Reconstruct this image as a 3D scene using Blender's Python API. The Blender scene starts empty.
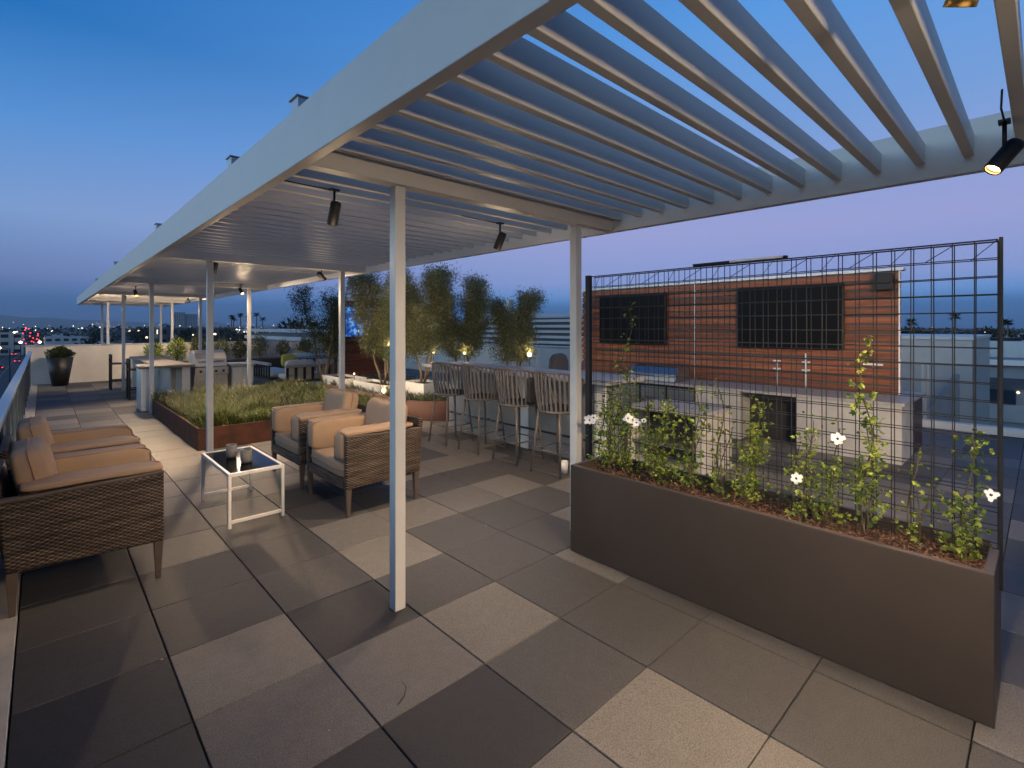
import bpy, math, random
from mathutils import Vector, Matrix, noise
random.seed(7)
R = math.radians
S = bpy.context.scene
COL = S.collection
PI = math.pi

# ------------------------------------------------------------------ helpers
def srgb(r, g, b):
    f = lambda c: (c/255/12.92) if c/255 <= .04045 else ((c/255+.055)/1.055)**2.4
    return (f(r), f(g), f(b), 1)

def tag(o, label=None, cat=None, group=None, kind=None):
    if label: o['label'] = label
    if cat: o['category'] = cat
    if group: o['group'] = group
    if kind: o['kind'] = kind
    return o

def thing(name, label, cat, loc=(0, 0, 0), rz=0, group=None):
    o = bpy.data.objects.new(name, None); COL.objects.link(o)
    o.location = loc; o.rotation_euler = (0, 0, rz); o.empty_display_size = .1
    return tag(o, label, cat, group)

def root_of(o):
    while o.parent: o = o.parent
    return o

class MB:
    def __init__(s): s.v = []; s.f = []; s.m = []; s.smooth = []
    def face(s, idx, m=0, sm=False): s.f.append(idx); s.m.append(m); s.smooth.append(sm)
    def box(s, x0, x1, y0, y1, z0, z1, m=0):
        return s.hexa([(x0,y0,z0),(x1,y0,z0),(x1,y1,z0),(x0,y1,z0),(x0,y0,z1),(x1,y0,z1),(x1,y1,z1),(x0,y1,z1)], m)
    def hexa(s, p, m=0):
        n = len(s.v); s.v += [tuple(q) for q in p]
        for q in ((0,3,2,1),(4,5,6,7),(0,1,5,4),(1,2,6,5),(2,3,7,6),(3,0,4,7)):
            s.face([n+i for i in q], m)
        return s
    def bar(s, a, b, w, h=None, m=0, up=(0,0,1)):
        a = Vector(a); b = Vector(b); h = h or w
        d = (b-a).normalized(); u = Vector(up)
        if abs(d.dot(u)) > .98: u = Vector((0,1,0))
        r = d.cross(u).normalized()*(w/2); u2 = r.cross(d).normalized()*(h/2)
        n = len(s.v)
        for c in (a, b):
            for sr, su in ((-1,-1),(1,-1),(1,1),(-1,1)): s.v.append(tuple(c+r*sr+u2*su))
        for q in ((0,1,2,3),(7,6,5,4),(0,4,5,1),(1,5,6,2),(2,6,7,3),(3,7,4,0)): s.face([n+i for i in q], m)
        return s
    def tube(s, pts, rad, seg=8, m=0, cap=True, closed=False):
        pts = [Vector(p) for p in pts]; k = len(pts)
        if not isinstance(rad, (list, tuple)): rad = [rad]*k
        n0 = len(s.v); prev = None
        for i, p in enumerate(pts):
            if closed: d = pts[(i+1) % k]-pts[i-1]
            else: d = pts[min(i+1, k-1)]-pts[max(i-1, 0)]
            d.normalize()
            if prev is None:
                u = Vector((0,0,1)) if abs(d.z) < .9 else Vector((1,0,0))
                r = d.cross(u).normalized()
            else:
                r = (prev-d*prev.dot(d)).normalized()
            prev = r; u = d.cross(r)
            for j in range(seg):
                a = 2*PI*j/seg; s.v.append(tuple(p+(r*math.cos(a)+u*math.sin(a))*rad[i]))
        for i in range(k if closed else k-1):
            for j in range(seg):
                a = n0+i*seg+j; b = n0+i*seg+(j+1) % seg
                i2 = (i+1) % k
                s.face([a, b, n0+i2*seg+(j+1) % seg, n0+i2*seg+j], m, seg > 5)
        if cap and not closed:
            s.face([n0+j for j in range(seg)][::-1], m); s.face([n0+(k-1)*seg+j for j in range(seg)], m)
        return s
    def lathe(s, prof, c=(0,0,0), seg=24, m=0, M=None):
        n0 = len(s.v); c = Vector(c)
        for r, z in prof:
            for j in range(seg):
                a = 2*PI*j/seg; p = Vector((r*math.cos(a), r*math.sin(a), z))
                if M: p = M @ p
                s.v.append(tuple(c+p))
        for i in range(len(prof)-1):
            for j in range(seg):
                s.face([n0+i*seg+j, n0+i*seg+(j+1) % seg, n0+(i+1)*seg+(j+1) % seg, n0+(i+1)*seg+j], m, True)
        return s
    def prism(s, outline, z0, z1, m=0):
        n = len(s.v); k = len(outline)
        s.v += [(x, y, z0) for x, y in outline]+[(x, y, z1) for x, y in outline]
        s.face([n+i for i in range(k)][::-1], m); s.face([n+k+i for i in range(k)], m)
        for i in range(k): s.face([n+i, n+(i+1) % k, n+k+(i+1) % k, n+k+i], m)
        return s
    def leaf(s, p, d, nrm, L, w, m=0):
        """pointed folded leaf of two quads"""
        p = Vector(p); d = Vector(d).normalized(); r = d.cross(Vector(nrm))
        if r.length < 1e-4: r = d.cross(Vector((.3,.5,.8)))
        r.normalize(); u = r.cross(d)
        n = len(s.v)
        s.v += [tuple(p), tuple(p+d*L*.45+r*w*.5+u*w*.15), tuple(p+d*L), tuple(p+d*L*.45-r*w*.5+u*w*.15)]
        s.face([n, n+1, n+2], m); s.face([n, n+2, n+3], m)
    def build(s, name, mat, parent=None, world=True, bevel=0, loc=None, bseg=2, subsurf=0, smooth=False):
        me = bpy.data.meshes.new(name)
        off = Vector((0,0,0))
        if parent is not None and world: off = Vector(root_of(parent).location)
        if parent is None and loc is not None: off = Vector(loc)
        me.from_pydata([tuple(Vector(q)-off) for q in s.v], [], s.f)
        mats = mat if isinstance(mat, (list, tuple)) else [mat]
        for q in mats: me.materials.append(q)
        me.polygons.foreach_set('material_index', s.m)
        me.polygons.foreach_set('use_smooth', [smooth or q for q in s.smooth])
        me.update()
        o = bpy.data.objects.new(name, me); COL.objects.link(o)
        if parent is not None: o.parent = parent
        elif loc is not None: o.location = loc
        if bevel:
            b = o.modifiers.new('bevel', 'BEVEL'); b.width = bevel; b.segments = bseg; b.limit_method = 'ANGLE'; b.angle_limit = R(40)
        if subsurf:
            b = o.modifiers.new('sub', 'SUBSURF'); b.levels = subsurf; b.render_levels = subsurf
        return o

def copy_tree(o, parent=None):
    c = o.copy(); COL.objects.link(c)
    if parent is not None: c.parent = parent
    for ch in list(o.children): copy_tree(ch, c)
    return c

# ------------------------------------------------------------------ materials
def nodes_of(name):
    m = bpy.data.materials.new(name); m.use_nodes = True
    nt = m.node_tree; b = nt.nodes['Principled BSDF']
    return m, nt, b
def N(nt, t, **kw):
    n = nt.nodes.new(t)
    for k, v in kw.items():
        if k.startswith('i_'): n.inputs[k[2:].replace('_', ' ')].default_value = v
        else: setattr(n, k, v)
    return n
def ramp(nt, stops, interp='LINEAR'):
    r = nt.nodes.new('ShaderNodeValToRGB'); e = r.color_ramp.elements; r.color_ramp.interpolation = interp
    e[0].position = stops[0][0]; e[0].color = stops[0][1]
    e[1].position = stops[-1][0]; e[1].color = stops[-1][1]
    for p, c in stops[1:-1]:
        q = e.new(p); q.color = c
    return r
def c4(c, k=1): return (c[0]*k, c[1]*k, c[2]*k, 1)

def mat(name, c, rough=.6, metal=0, var=.15, scale=8, bump=.05, bscale=60, c2=None, emit=None, es=0, rvar=.1, streak=None, spec=None, trans=None, bdist=.01):
    m, nt, b = nodes_of(name)
    tc = N(nt, 'ShaderNodeTexCoord'); mp = N(nt, 'ShaderNodeMapping')
    if streak: mp.inputs['Scale'].default_value = streak
    nt.links.new(tc.outputs['Object'], mp.inputs[0])
    n1 = N(nt, 'ShaderNodeTexNoise', i_Scale=scale, i_Detail=6, i_Roughness=.6)
    nt.links.new(mp.outputs[0], n1.inputs[0])
    c2 = c2 or c4(c, 1-var*1.2)
    r = ramp(nt, [(.3, c4(c2)), (.7, c4(c, 1+var*.4))])
    nt.links.new(n1.outputs[0], r.inputs[0]); nt.links.new(r.outputs[0], b.inputs['Base Color'])
    mr = N(nt, 'ShaderNodeMapRange'); mr.inputs['To Min'].default_value = max(0, rough-rvar); mr.inputs['To Max'].default_value = min(1, rough+rvar)
    nt.links.new(n1.outputs[0], mr.inputs[0]); nt.links.new(mr.outputs[0], b.inputs['Roughness'])
    b.inputs['Metallic'].default_value = metal
    if spec is not None: b.inputs['Specular IOR Level'].default_value = spec
    if bump:
        n2 = N(nt, 'ShaderNodeTexNoise', i_Scale=bscale, i_Detail=4)
        nt.links.new(mp.outputs[0], n2.inputs[0])
        bp = N(nt, 'ShaderNodeBump', i_Strength=bump, i_Distance=bdist)
        nt.links.new(n2.outputs[0], bp.inputs['Height']); nt.links.new(bp.outputs[0], b.inputs['Normal'])
    if emit: b.inputs['Emission Color'].default_value = c4(emit); b.inputs['Emission Strength'].default_value = es
    if trans: b.inputs['Transmission Weight'].default_value = trans
    return m

def leafmat(name, ca, cb, cc=None, transl=.35):
    m, nt, b = nodes_of(name)
    g = N(nt, 'ShaderNodeNewGeometry')
    st = [(0, c4(ca)), (.6, c4(cb))]+([(1, c4(cc))] if cc else [(1, c4(cb, 1.2))])
    r = ramp(nt, st); nt.links.new(g.outputs['Random Per Island'], r.inputs[0])
    nt.links.new(r.outputs[0], b.inputs['Base Color']); b.inputs['Roughness'].default_value = .5
    t = N(nt, 'ShaderNodeBsdfTranslucent'); nt.links.new(r.outputs[0], t.inputs[0])
    mx = N(nt, 'ShaderNodeMixShader'); mx.inputs[0].default_value = transl
    nt.links.new(b.outputs[0], mx.inputs[1]); nt.links.new(t.outputs[0], mx.inputs[2])
    nt.links.new(mx.outputs[0], nt.nodes['Material Output'].inputs[0])
    return m

def tilemat(name, c):
    m, nt, b = nodes_of(name)
    tc = N(nt, 'ShaderNodeTexCoord')
    def noise_n(sc, det=5, ro=.6):
        n = N(nt, 'ShaderNodeTexNoise', i_Scale=sc, i_Detail=det, i_Roughness=ro); nt.links.new(tc.outputs['Object'], n.inputs[0]); return n
    big = noise_n(1.6); fine = noise_n(170, 3, .75); mid = noise_n(14, 6, .7)
    g = N(nt, 'ShaderNodeNewGeometry')
    r = ramp(nt, [(.3, c4(c, .88)), (.7, c4(c, 1.08))]); nt.links.new(mid.outputs[0], r.inputs[0])
    rb = ramp(nt, [(.35, (.90,.89,.88,1)), (.68, (1.06,1.06,1.06,1))]); nt.links.new(big.outputs[0], rb.inputs[0])
    rf = ramp(nt, [(.32, (.35,.35,.35,1)), (.5, (1,1,1,1)), (.66, (1.25,1.25,1.25,1)), (.74, (2.1,2.05,2,1))]); nt.links.new(fine.outputs[0], rf.inputs[0])
    ri = ramp(nt, [(0, (.88,.88,.88,1)), (1, (1.12,1.11,1.09,1))]); nt.links.new(g.outputs['Random Per Island'], ri.inputs[0])
    cur = r.outputs[0]
    for q in (rb, rf, ri):
        mx = N(nt, 'ShaderNodeMix', data_type='RGBA', blend_type='MULTIPLY'); mx.inputs[0].default_value = 1
        nt.links.new(cur, mx.inputs[6]); nt.links.new(q.outputs[0], mx.inputs[7]); cur = mx.outputs[2]
    # small pale droppings and specks
    vo = N(nt, 'ShaderNodeTexVoronoi', i_Scale=3.1); nt.links.new(tc.outputs['Object'], vo.inputs[0])
    lt = N(nt, 'ShaderNodeMath', operation='LESS_THAN'); lt.inputs[1].default_value = .022
    nt.links.new(vo.outputs['Distance'], lt.inputs[0])
    mx = N(nt, 'ShaderNodeMix', data_type='RGBA'); mx.inputs[7].default_value = (.42,.4,.36,1)
    nt.links.new(lt.outputs[0], mx.inputs[0]); nt.links.new(cur, mx.inputs[6])
    nt.links.new(mx.outputs[2], b.inputs['Base Color'])
    mr = N(nt, 'ShaderNodeMapRange'); mr.inputs['To Min'].default_value = .45; mr.inputs['To Max'].default_value = .75
    nt.links.new(big.outputs[0], mr.inputs[0]); nt.links.new(mr.outputs[0], b.inputs['Roughness'])
    bp = N(nt, 'ShaderNodeBump', i_Strength=.35, i_Distance=.003); nt.links.new(fine.outputs[0], bp.inputs['Height']); nt.links.new(bp.outputs[0], b.inputs['Normal'])
    return m

def wickermat(name):
    m, nt, b = nodes_of(name)
    tc = N(nt, 'ShaderNodeTexCoord'); sx = N(nt, 'ShaderNodeSeparateXYZ'); nt.links.new(tc.outputs['Object'], sx.inputs[0])
    def M(op, a, bb=None, cc=None):
        n = N(nt, 'ShaderNodeMath', operation=op)
        for i, q in enumerate((a, bb, cc)):
            if q is None: continue
            if isinstance(q, (int, float)): n.inputs[i].default_value = q
            else: nt.links.new(q, n.inputs[i])
        return n.outputs[0]
    u = M('ADD', sx.outputs[0], sx.outputs[1])
    U = M('MULTIPLY', u, 2*PI/.040); V = M('MULTIPLY', sx.outputs[2], PI/.011)
    row = M('MULTIPLY', sx.outputs[2], 1/.011)
    par = M('MODULO', M('FLOOR', row), 2)
    ph = M('MULTIPLY', par, PI)
    wu = M('SINE', M('ADD', U, ph)); wv = M('ABSOLUTE', M('SINE', V))
    hgt = M('MULTIPLY', M('MULTIPLY_ADD', wu, .5, .5), M('POWER', wv, .5))
    nz = N(nt, 'ShaderNodeTexNoise', i_Scale=1, i_Detail=3)
    mp = N(nt, 'ShaderNodeMapping'); mp.inputs['Scale'].default_value = (5, 5, 60)
    nt.links.new(tc.outputs['Object'], mp.inputs[0]); nt.links.new(mp.outputs[0], nz.inputs[0])
    r1 = ramp(nt, [(.33, (.030,.020,.015,1)), (.5, (.10,.072,.052,1)), (.68, (.19,.14,.10,1))]); nt.links.new(nz.outputs[0], r1.inputs[0])
    r2 = ramp(nt, [(0, (.10,.09,.08,1)), (.25, (.45,.42,.4,1)), (.8, (1.15,1.15,1.15,1))]); nt.links.new(hgt, r2.inputs[0])
    mx = N(nt, 'ShaderNodeMix', data_type='RGBA', blend_type='MULTIPLY'); mx.inputs[0].default_value = 1
    nt.links.new(r1.outputs[0], mx.inputs[6]); nt.links.new(r2.outputs[0], mx.inputs[7]); nt.links.new(mx.outputs[2], b.inputs['Base Color'])
    bp = N(nt, 'ShaderNodeBump', i_Strength=1, i_Distance=.006); nt.links.new(hgt, bp.inputs['Height']); nt.links.new(bp.outputs[0], b.inputs['Normal'])
    b.inputs['Roughness'].default_value = .5
    return m

def woodmat(name, a, bcol, axis='Y'):
    m, nt, b = nodes_of(name)
    tc = N(nt, 'ShaderNodeTexCoord'); mp = N(nt, 'ShaderNodeMapping')
    mp.inputs['Scale'].default_value = {'Y': (30, 1.2, 30), 'X': (1.2, 30, 30), 'Z': (30, 30, 1.2)}[axis]
    nt.links.new(tc.outputs['Object'], mp.inputs[0])
    n1 = N(nt, 'ShaderNodeTexNoise', i_Scale=1.2, i_Detail=8, i_Roughness=.65); nt.links.new(mp.outputs[0], n1.inputs[0])
    g = N(nt, 'ShaderNodeNewGeometry')
    r = ramp(nt, [(.3, c4(a)), (.7, c4(bcol))]); nt.links.new(n1.outputs[0], r.inputs[0])
    oi = N(nt, 'ShaderNodeObjectInfo'); ri = ramp(nt, [(0, (.55,.52,.5,1)), (1, (1.35,1.35,1.3,1))]); nt.links.new(oi.outputs['Random'], ri.inputs[0])
    mx = N(nt, 'ShaderNodeMix', data_type='RGBA', blend_type='MULTIPLY'); mx.inputs[0].default_value = 1
    nt.links.new(r.outputs[0], mx.inputs[6]); nt.links.new(ri.outputs[0], mx.inputs[7]); nt.links.new(mx.outputs[2], b.inputs['Base Color'])
    b.inputs['Roughness'].default_value = .45
    bp = N(nt, 'ShaderNodeBump', i_Strength=.25, i_Distance=.003); nt.links.new(n1.outputs[0], bp.inputs['Height']); nt.links.new(bp.outputs[0], b.inputs['Normal'])
    return m

def glassmat(name, tint, fac):
    m, nt, b = nodes_of(name)
    b.inputs['Base Color'].default_value = c4(tint); b.inputs['Roughness'].default_value = .05
    t = N(nt, 'ShaderNodeBsdfTransparent'); t.inputs[0].default_value = (.95,.97,1,1)
    mx = N(nt, 'ShaderNodeMixShader'); mx.inputs[0].default_value = fac
    nt.links.new(t.outputs[0], mx.inputs[1]); nt.links.new(b.outputs[0], mx.inputs[2])
    nt.links.new(mx.outputs[0], nt.nodes['Material Output'].inputs[0])
    return m

def emat(name, c, s):
    m, nt, b = nodes_of(name)
    b.inputs['Base Color'].default_value = c4(c, .5); b.inputs['Emission Color'].default_value = c4(c); b.inputs['Emission Strength'].default_value = s
    return m

M = {}
M['tile'] = [tilemat('paver_charcoal', (.045,.045,.048)), tilemat('paver_grey', (.072,.071,.073)), tilemat('paver_pale_grey', (.140,.135,.132)), tilemat('paver_sand', (.172,.162,.149))]
M['gap'] = mat('dark_joint_board', (.03,.028,.026), .9)  # dark board showing between the pavers
M['paint'] = mat('pergola_paint', (.56,.56,.55), .42, 0, .06, 3, .03, 120)
M['conc'] = mat('pale_concrete', (.48,.46,.43), .75, 0, .18, 5, .15, 90)
M['wall'] = mat('white_stucco', (.62,.59,.54), .8, 0, .1, 2.5, .25, 110)
M['bronze'] = mat('bronze_planter_metal', (.066,.052,.043), .45, .2, .12, 2.2, .04, 200)
M['black'] = mat('black_powder_coat', (.008,.008,.010), .5, .0, .2, 10, .02)
M['wire'] = mat('dark_steel_wire', (.012,.012,.013), .6, .0, .3, 30, .02)
M['wicker'] = wickermat('brown_wicker')
M['piping'] = mat('tan_cushion_piping', (.28,.17,.10), .9, 0, .07, 6, .2, 300)
M['legw'] = mat('brown_chair_leg', (.10,.075,.06), .5, 0, .2, 20, .1)
M['cushion'] = mat('tan_cushion_fabric', (.33,.228,.152), .9, 0, .07, 6, .35, 420, bdist=.003)
M['white_metal'] = mat('white_metal', (.78,.76,.72), .4, 0, .05, 8, .02)
M['blackglass'] = mat('black_glass_top', (.004,.005,.007), .06, 0, 0, 5, 0, rvar=.02, spec=.06)
M['corten'] = mat('corten_steel', (.12,.042,.022), .7, .3, .35, 5, .2, 80, c2=(.04,.017,.011))
M['terracotta'] = mat('rust_planter_bed', (.115,.052,.036), .7, .1, .2, 4, .2, 80)
M['redwood'] = woodmat('red_stained_wood', (.085,.026,.012), (.34,.105,.038))
M['redwoodx'] = woodmat('red_stained_wood_across', (.055,.016,.009), (.22,.060,.026), 'X')
M['darkwood'] = woodmat('dark_brown_cladding', (.05,.02,.014), (.09,.04,.03), 'Z')
M['screen'] = mat('dark_tv_screen', (.004,.004,.005), .45, 0, 0, 5, 0, rvar=.05, spec=.15)
M['steel'] = mat('stainless_steel', (.50,.49,.48), .4, 1, .08, 4, .05, 30, streak=(1,1,20))
M['rope'] = mat('grey_rope_strap', (.16,.145,.135), .85, 0, .25, 40, .5, 300)
M['stoolmetal'] = mat('stool_frame', (.14,.12,.105), .55, .1, .15, 20, .05)
M['stooldark'] = mat('stool_seat', (.03,.03,.032), .85, 0, .2, 20, .2)
M['counter'] = mat('grey_stone_top', (.36,.345,.34), .5, 0, .15, 14, .08, 120)
M['olive'] = leafmat('olive_leaf', (.050,.075,.038), (.15,.175,.085), (.27,.27,.14))
M['darkleaf'] = leafmat('dark_leaf', (.016,.030,.012), (.055,.08,.028), (.12,.14,.05))
M['vine'] = leafmat('vine_leaf', (.04,.09,.014), (.20,.28,.035), (.56,.58,.10), .4)
M['grass'] = leafmat('grass_blade', (.025,.05,.010), (.085,.12,.022), (.24,.19,.07), .3)
M['bark'] = mat('pale_bark', (.22,.16,.10), .85, 0, .3, 12, .6, 40)
M['stem'] = mat('vine_stem', (.09,.075,.035), .8, 0, .3, 20, .3)
M['petal'] = mat('white_petal', (.85,.84,.82), .6, 0, .04, 10, .1)
M['eye'] = mat('flower_centre', (.03,.015,.03), .7)
M['mulch'] = leafmat('bark_mulch', (.05,.022,.012), (.15,.065,.035), (.30,.16,.09), .02)
M['soil'] = mat('dark_soil', (.045,.026,.018), .95, 0, .4, 25, .8, 60)
M['glass'] = glassmat('railing_glass', (.03,.07,.10), .12)
M['frost'] = glassmat('frosted_railing_glass', (.02,.06,.11), .8)
M['railpost'] = mat('dark_blue_rail_post', (.09,.12,.15), .4, .3, .08, 6, .02)
M['bardark'] = mat('blue_grey_bar_panel', (.20,.215,.235), .6, 0, .15, 4, .08, 60)
M['brownstone'] = mat('brown_grey_top', (.20,.17,.145), .55, 0, .2, 8, .1, 90)
M['rail'] = mat('blue_grey_rail', (.42,.46,.50), .35, .4, .08, 6, .02)
M['lens'] = emat('warm_lamp_lens', (1, .74, .42), 22)
M['gold'] = mat('gold_reflector', (.8,.5,.16), .3, 1, .05)
M['bulb'] = emat('warm_bulb', (1, .74, .42), 3.5)
M['farleaf'] = leafmat('far_tree_leaf', (.006,.012,.008), (.018,.03,.015), (.035,.05,.022), .1)
M['roofg'] = mat('grey_roof_gravel', (.42,.43,.46), .9, 0, .25, .6, 0)
M['bwall'] = mat('grey_render', (.46,.46,.48), .85, 0, .2, .3, 0)
M['bdark'] = mat('dark_render', (.10,.11,.13), .85, 0, .2, .3, 0)
M['band'] = mat('dark_window_band', (.02,.03,.045), .2, 0, .2, .3, 0)
M['litwin'] = emat('lit_window', (1, .75, .45), 2.2)
M['redlit'] = emat('red_light', (1, .04, .06), 5)
M['head'] = emat('car_headlight', (1, .85, .6), 30)
M['asphalt'] = mat('asphalt', (.045,.047,.05), .8, 0, .3, .4, 0)
M['marking'] = mat('road_paint', (.6,.6,.58), .7)
M['earth'] = mat('city_ground', (.045,.05,.05), .95, 0, .5, .02, 0)
M['hill'] = mat('hill_scrub', (.05,.06,.045), .95, 0, .4, .004, 0)
M['backing'] = mat('grey_backing_board', (.085,.08,.085), .7)
M['potgrey'] = mat('grey_pot_concrete', (.17,.165,.155), .85, 0, .2, 30, .2)
M['yellow'] = mat('yellow_fabric', (.55,.42,.07), .85, 0, .1, 8, .3, 200)
M['bluefab'] = mat('blue_cloth', (.03,.12,.45), .7, 0, .2, 4, .2)

# ------------------------------------------------------------------ world
W = bpy.data.worlds.new('World'); S.world = W; W.use_nodes = True
nt = W.node_tree; bg = nt.nodes['Background']
tc = N(nt, 'ShaderNodeTexCoord'); sp = N(nt, 'ShaderNodeSeparateXYZ'); nt.links.new(tc.outputs['Generated'], sp.inputs[0])
def WM(op, a, b=None, clamp=False):
    n = N(nt, 'ShaderNodeMath', operation=op); n.use_clamp = clamp
    for i, q in enumerate((a, b)):
        if q is None: continue
        if isinstance(q, (int, float)): n.inputs[i].default_value = q
        else: nt.links.new(q, n.inputs[i])
    return n.outputs[0]
el = WM('MULTIPLY', WM('ARCSINE', sp.outputs[2]), 2/PI)
def skyramp(st):
    r = ramp(nt, [(e/90, srgb(*c)) for e, c in st]); nt.links.new(el, r.inputs[0]); return r.outputs[0]
left = skyramp([(0,(44,74,124)),(2.4,(70,106,160)),(4.3,(108,130,184)),(9.6,(127,160,212)),(17,(86,146,214)),(25,(28,112,188)),(36,(26,104,184)),(60,(14,50,105)),(90,(8,30,70))])
right = skyramp([(0,(46,92,150)),(2.2,(70,118,178)),(3.3,(108,154,218)),(5,(142,162,220)),(10,(158,165,218)),(20,(118,160,220)),(30,(90,154,226)),(42,(58,122,196)),(60,(20,60,120)),(90,(8,30,70))])
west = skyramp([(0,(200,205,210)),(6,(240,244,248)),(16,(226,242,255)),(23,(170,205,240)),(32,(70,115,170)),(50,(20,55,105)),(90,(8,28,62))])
fr = WM('MULTIPLY_ADD', sp.outputs[0], 1.15); nt.nodes[-1].inputs[2].default_value = .05; nt.nodes[-1].use_clamp = True
m1 = N(nt, 'ShaderNodeMix', data_type='RGBA'); nt.links.new(fr, m1.inputs[0]); nt.links.new(left, m1.inputs[6]); nt.links.new(right, m1.inputs[7])
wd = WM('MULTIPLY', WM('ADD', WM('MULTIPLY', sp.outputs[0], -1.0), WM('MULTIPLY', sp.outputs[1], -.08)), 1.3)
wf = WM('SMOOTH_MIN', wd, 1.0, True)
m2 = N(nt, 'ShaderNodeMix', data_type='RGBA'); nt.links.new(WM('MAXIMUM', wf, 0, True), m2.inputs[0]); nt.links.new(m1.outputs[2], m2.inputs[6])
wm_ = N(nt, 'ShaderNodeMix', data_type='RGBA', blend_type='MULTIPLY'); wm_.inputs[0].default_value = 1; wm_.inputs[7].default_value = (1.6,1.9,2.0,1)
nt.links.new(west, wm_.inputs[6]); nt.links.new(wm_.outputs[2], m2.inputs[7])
dk = N(nt, 'ShaderNodeMapRange'); dk.inputs['From Min'].default_value = -.65; dk.inputs['From Max'].default_value = -.12; dk.inputs['To Min'].default_value = .5; dk.inputs['To Max'].default_value = 1
nt.links.new(sp.outputs[1], dk.inputs[0])
m3 = N(nt, 'ShaderNodeMix', data_type='RGBA', blend_type='MULTIPLY'); m3.inputs[0].default_value = 1
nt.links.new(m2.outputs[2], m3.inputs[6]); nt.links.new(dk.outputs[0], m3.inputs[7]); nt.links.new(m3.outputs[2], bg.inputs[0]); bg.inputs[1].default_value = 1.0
sky = N(nt, 'ShaderNodeTexSky'); sky.sky_type = 'NISHITA'; sky.sun_disc = False; sky.sun_elevation = R(-3); sky.sun_rotation = R(250)
bg2 = N(nt, 'ShaderNodeBackground'); bg2.inputs[1].default_value = .08; nt.links.new(sky.outputs[0], bg2.inputs[0])
ad = N(nt, 'ShaderNodeAddShader'); nt.links.new(bg.outputs[0], ad.inputs[0]); nt.links.new(bg2.outputs[0], ad.inputs[1])
nt.links.new(ad.outputs[0], nt.nodes['World Output'].inputs[0])

S.view_settings.view_transform = 'Standard'; S.view_settings.look = 'None'; S.view_settings.exposure = 0; S.view_settings.gamma = 1
S.cycles.use_denoising = True
S.cycles.max_bounces = 5; S.cycles.transparent_max_bounces = 12; S.cycles.volume_bounces = 0
S.cycles.sample_clamp_indirect = 4

# ------------------------------------------------------------------ camera
cd = bpy.data.cameras.new('camera'); cam = bpy.data.objects.new('camera', cd); COL.objects.link(cam); S.camera = cam
cam.location = (0, 0, 1.65); cam.rotation_euler = (R(90), 0, R(-43.2))
cd.sensor_width = 36; cd.lens = 36*500/1024; cd.shift_y = -57/1024; cd.clip_end = 30000; cd.clip_start = .05

def look(o, target):
    d = Vector(target)-Vector(o.location); o.rotation_euler = d.to_track_quat('-Z', 'Y').to_euler()

# ------------------------------------------------------------------ ground & terrace
GZ = -12.0
mb = MB(); mb.box(-9000, 9000, -9000, 9000, GZ-1, GZ)
tag(mb.build('ground', M['earth']), 'dark city ground far below the terrace', None, kind='structure')
mb = MB(); mb.box(-.40, 10.75, -4, 25.5, -1.2, -.045)
tag(mb.build('roof_deck', M['gap']), 'dark roof slab showing in the paver joints', None, kind='structure')

known = {(2,2):0,(3,2):1,(5,0):1,(5,1):1,(5,2):1,(5,3):2,(0,1):1,(0,0):0,(2,7):1,(3,6):2,(4,7):1,(4,8):1,(3,8):0,(5,7):1,(2,3):2,(3,3):3,(2,4):0,(3,4):1,(1,3):2,(1,4):3,(3,1):3,(2,1):2,(3,0):3,(1,2):0,(0,4):0,(0,5):1,(4,1):1,(4,2):1,(4,3):1,(3,5):3,(4,5):1,(1,5):1,(1,6):1,(2,5):1,(2,6):1,(2,8):2,(5,5):1,(0,3):0,(5,6):2,(6,8):3,(4,0):1,(4,4):1,(5,4):1,(3,7):1,(4,6):3,(6,5):1,(1,9):2,(2,10):2,(1,8):1,(0,6):1,(2,13):3,(2,16):3,(2,14):3,(6,7):1,(2,11):3,(2,12):3,(2,15):3,(2,17):3,(2,18):2,(1,12):2,(1,14):2,(1,11):1,(1,13):1,(1,1):1,(0,2):0,(1,0):0}
rt = random.Random(3)
mb = MB(); T = .56; ch = .0025
for i in range(0, 20):
    for j in range(-8, 45):
        x0 = -.1+T*i+.0034; x1 = -.1+T*(i+1)-.0034; y0 = .2+T*j+.0024; y1 = .2+T*(j+1)-.0024
        if x0 > 10.6 or y0 > 25: continue
        x1 = min(x1, 10.55)
        if j > 34: continue
        tone = known.get((i, j))
        if tone is None: tone = rt.choice([0,1,1,1,2,2,3])
        cells = [(x0, x1)]
        if i == 5: cells = [(x0, x0+.004), (x0+.004, x1)][1:]
        for (a, b) in cells:
            dz = rt.uniform(-.0018, .0018); n = len(mb.v)
            tx = rt.uniform(-.001, .001)
            mb.v += [(a,y0,-.04),(b,y0,-.04),(b,y1,-.04),(a,y1,-.04),
                     (a,y0,-ch+dz),(b,y0,-ch+dz),(b,y1,-ch+dz+tx),(a,y1,-ch+dz+tx),
                     (a+ch,y0+ch,dz),(b-ch,y0+ch,dz),(b-ch,y1-ch,dz+tx),(a+ch,y1-ch,dz+tx)]
            for q in ((0,1,5,4),(1,2,6,5),(2,3,7,6),(3,0,4,7),(4,5,9,8),(5,6,10,9),(6,7,11,10),(7,4,8,11),(8,9,10,11)):
                mb.face([n+k for k in q], tone)
tag(mb.build('paving', M['tile']), 'square concrete pavers in charcoal, grey and sand', None, kind='structure')

mb = MB(); mb.box(-.40, -.104, -4, 19.55, -.04, .012)
tag(mb.build('kerb', M['conc'], bevel=.004), 'pale concrete edge along the left glass railing', None, kind='structure')

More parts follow.
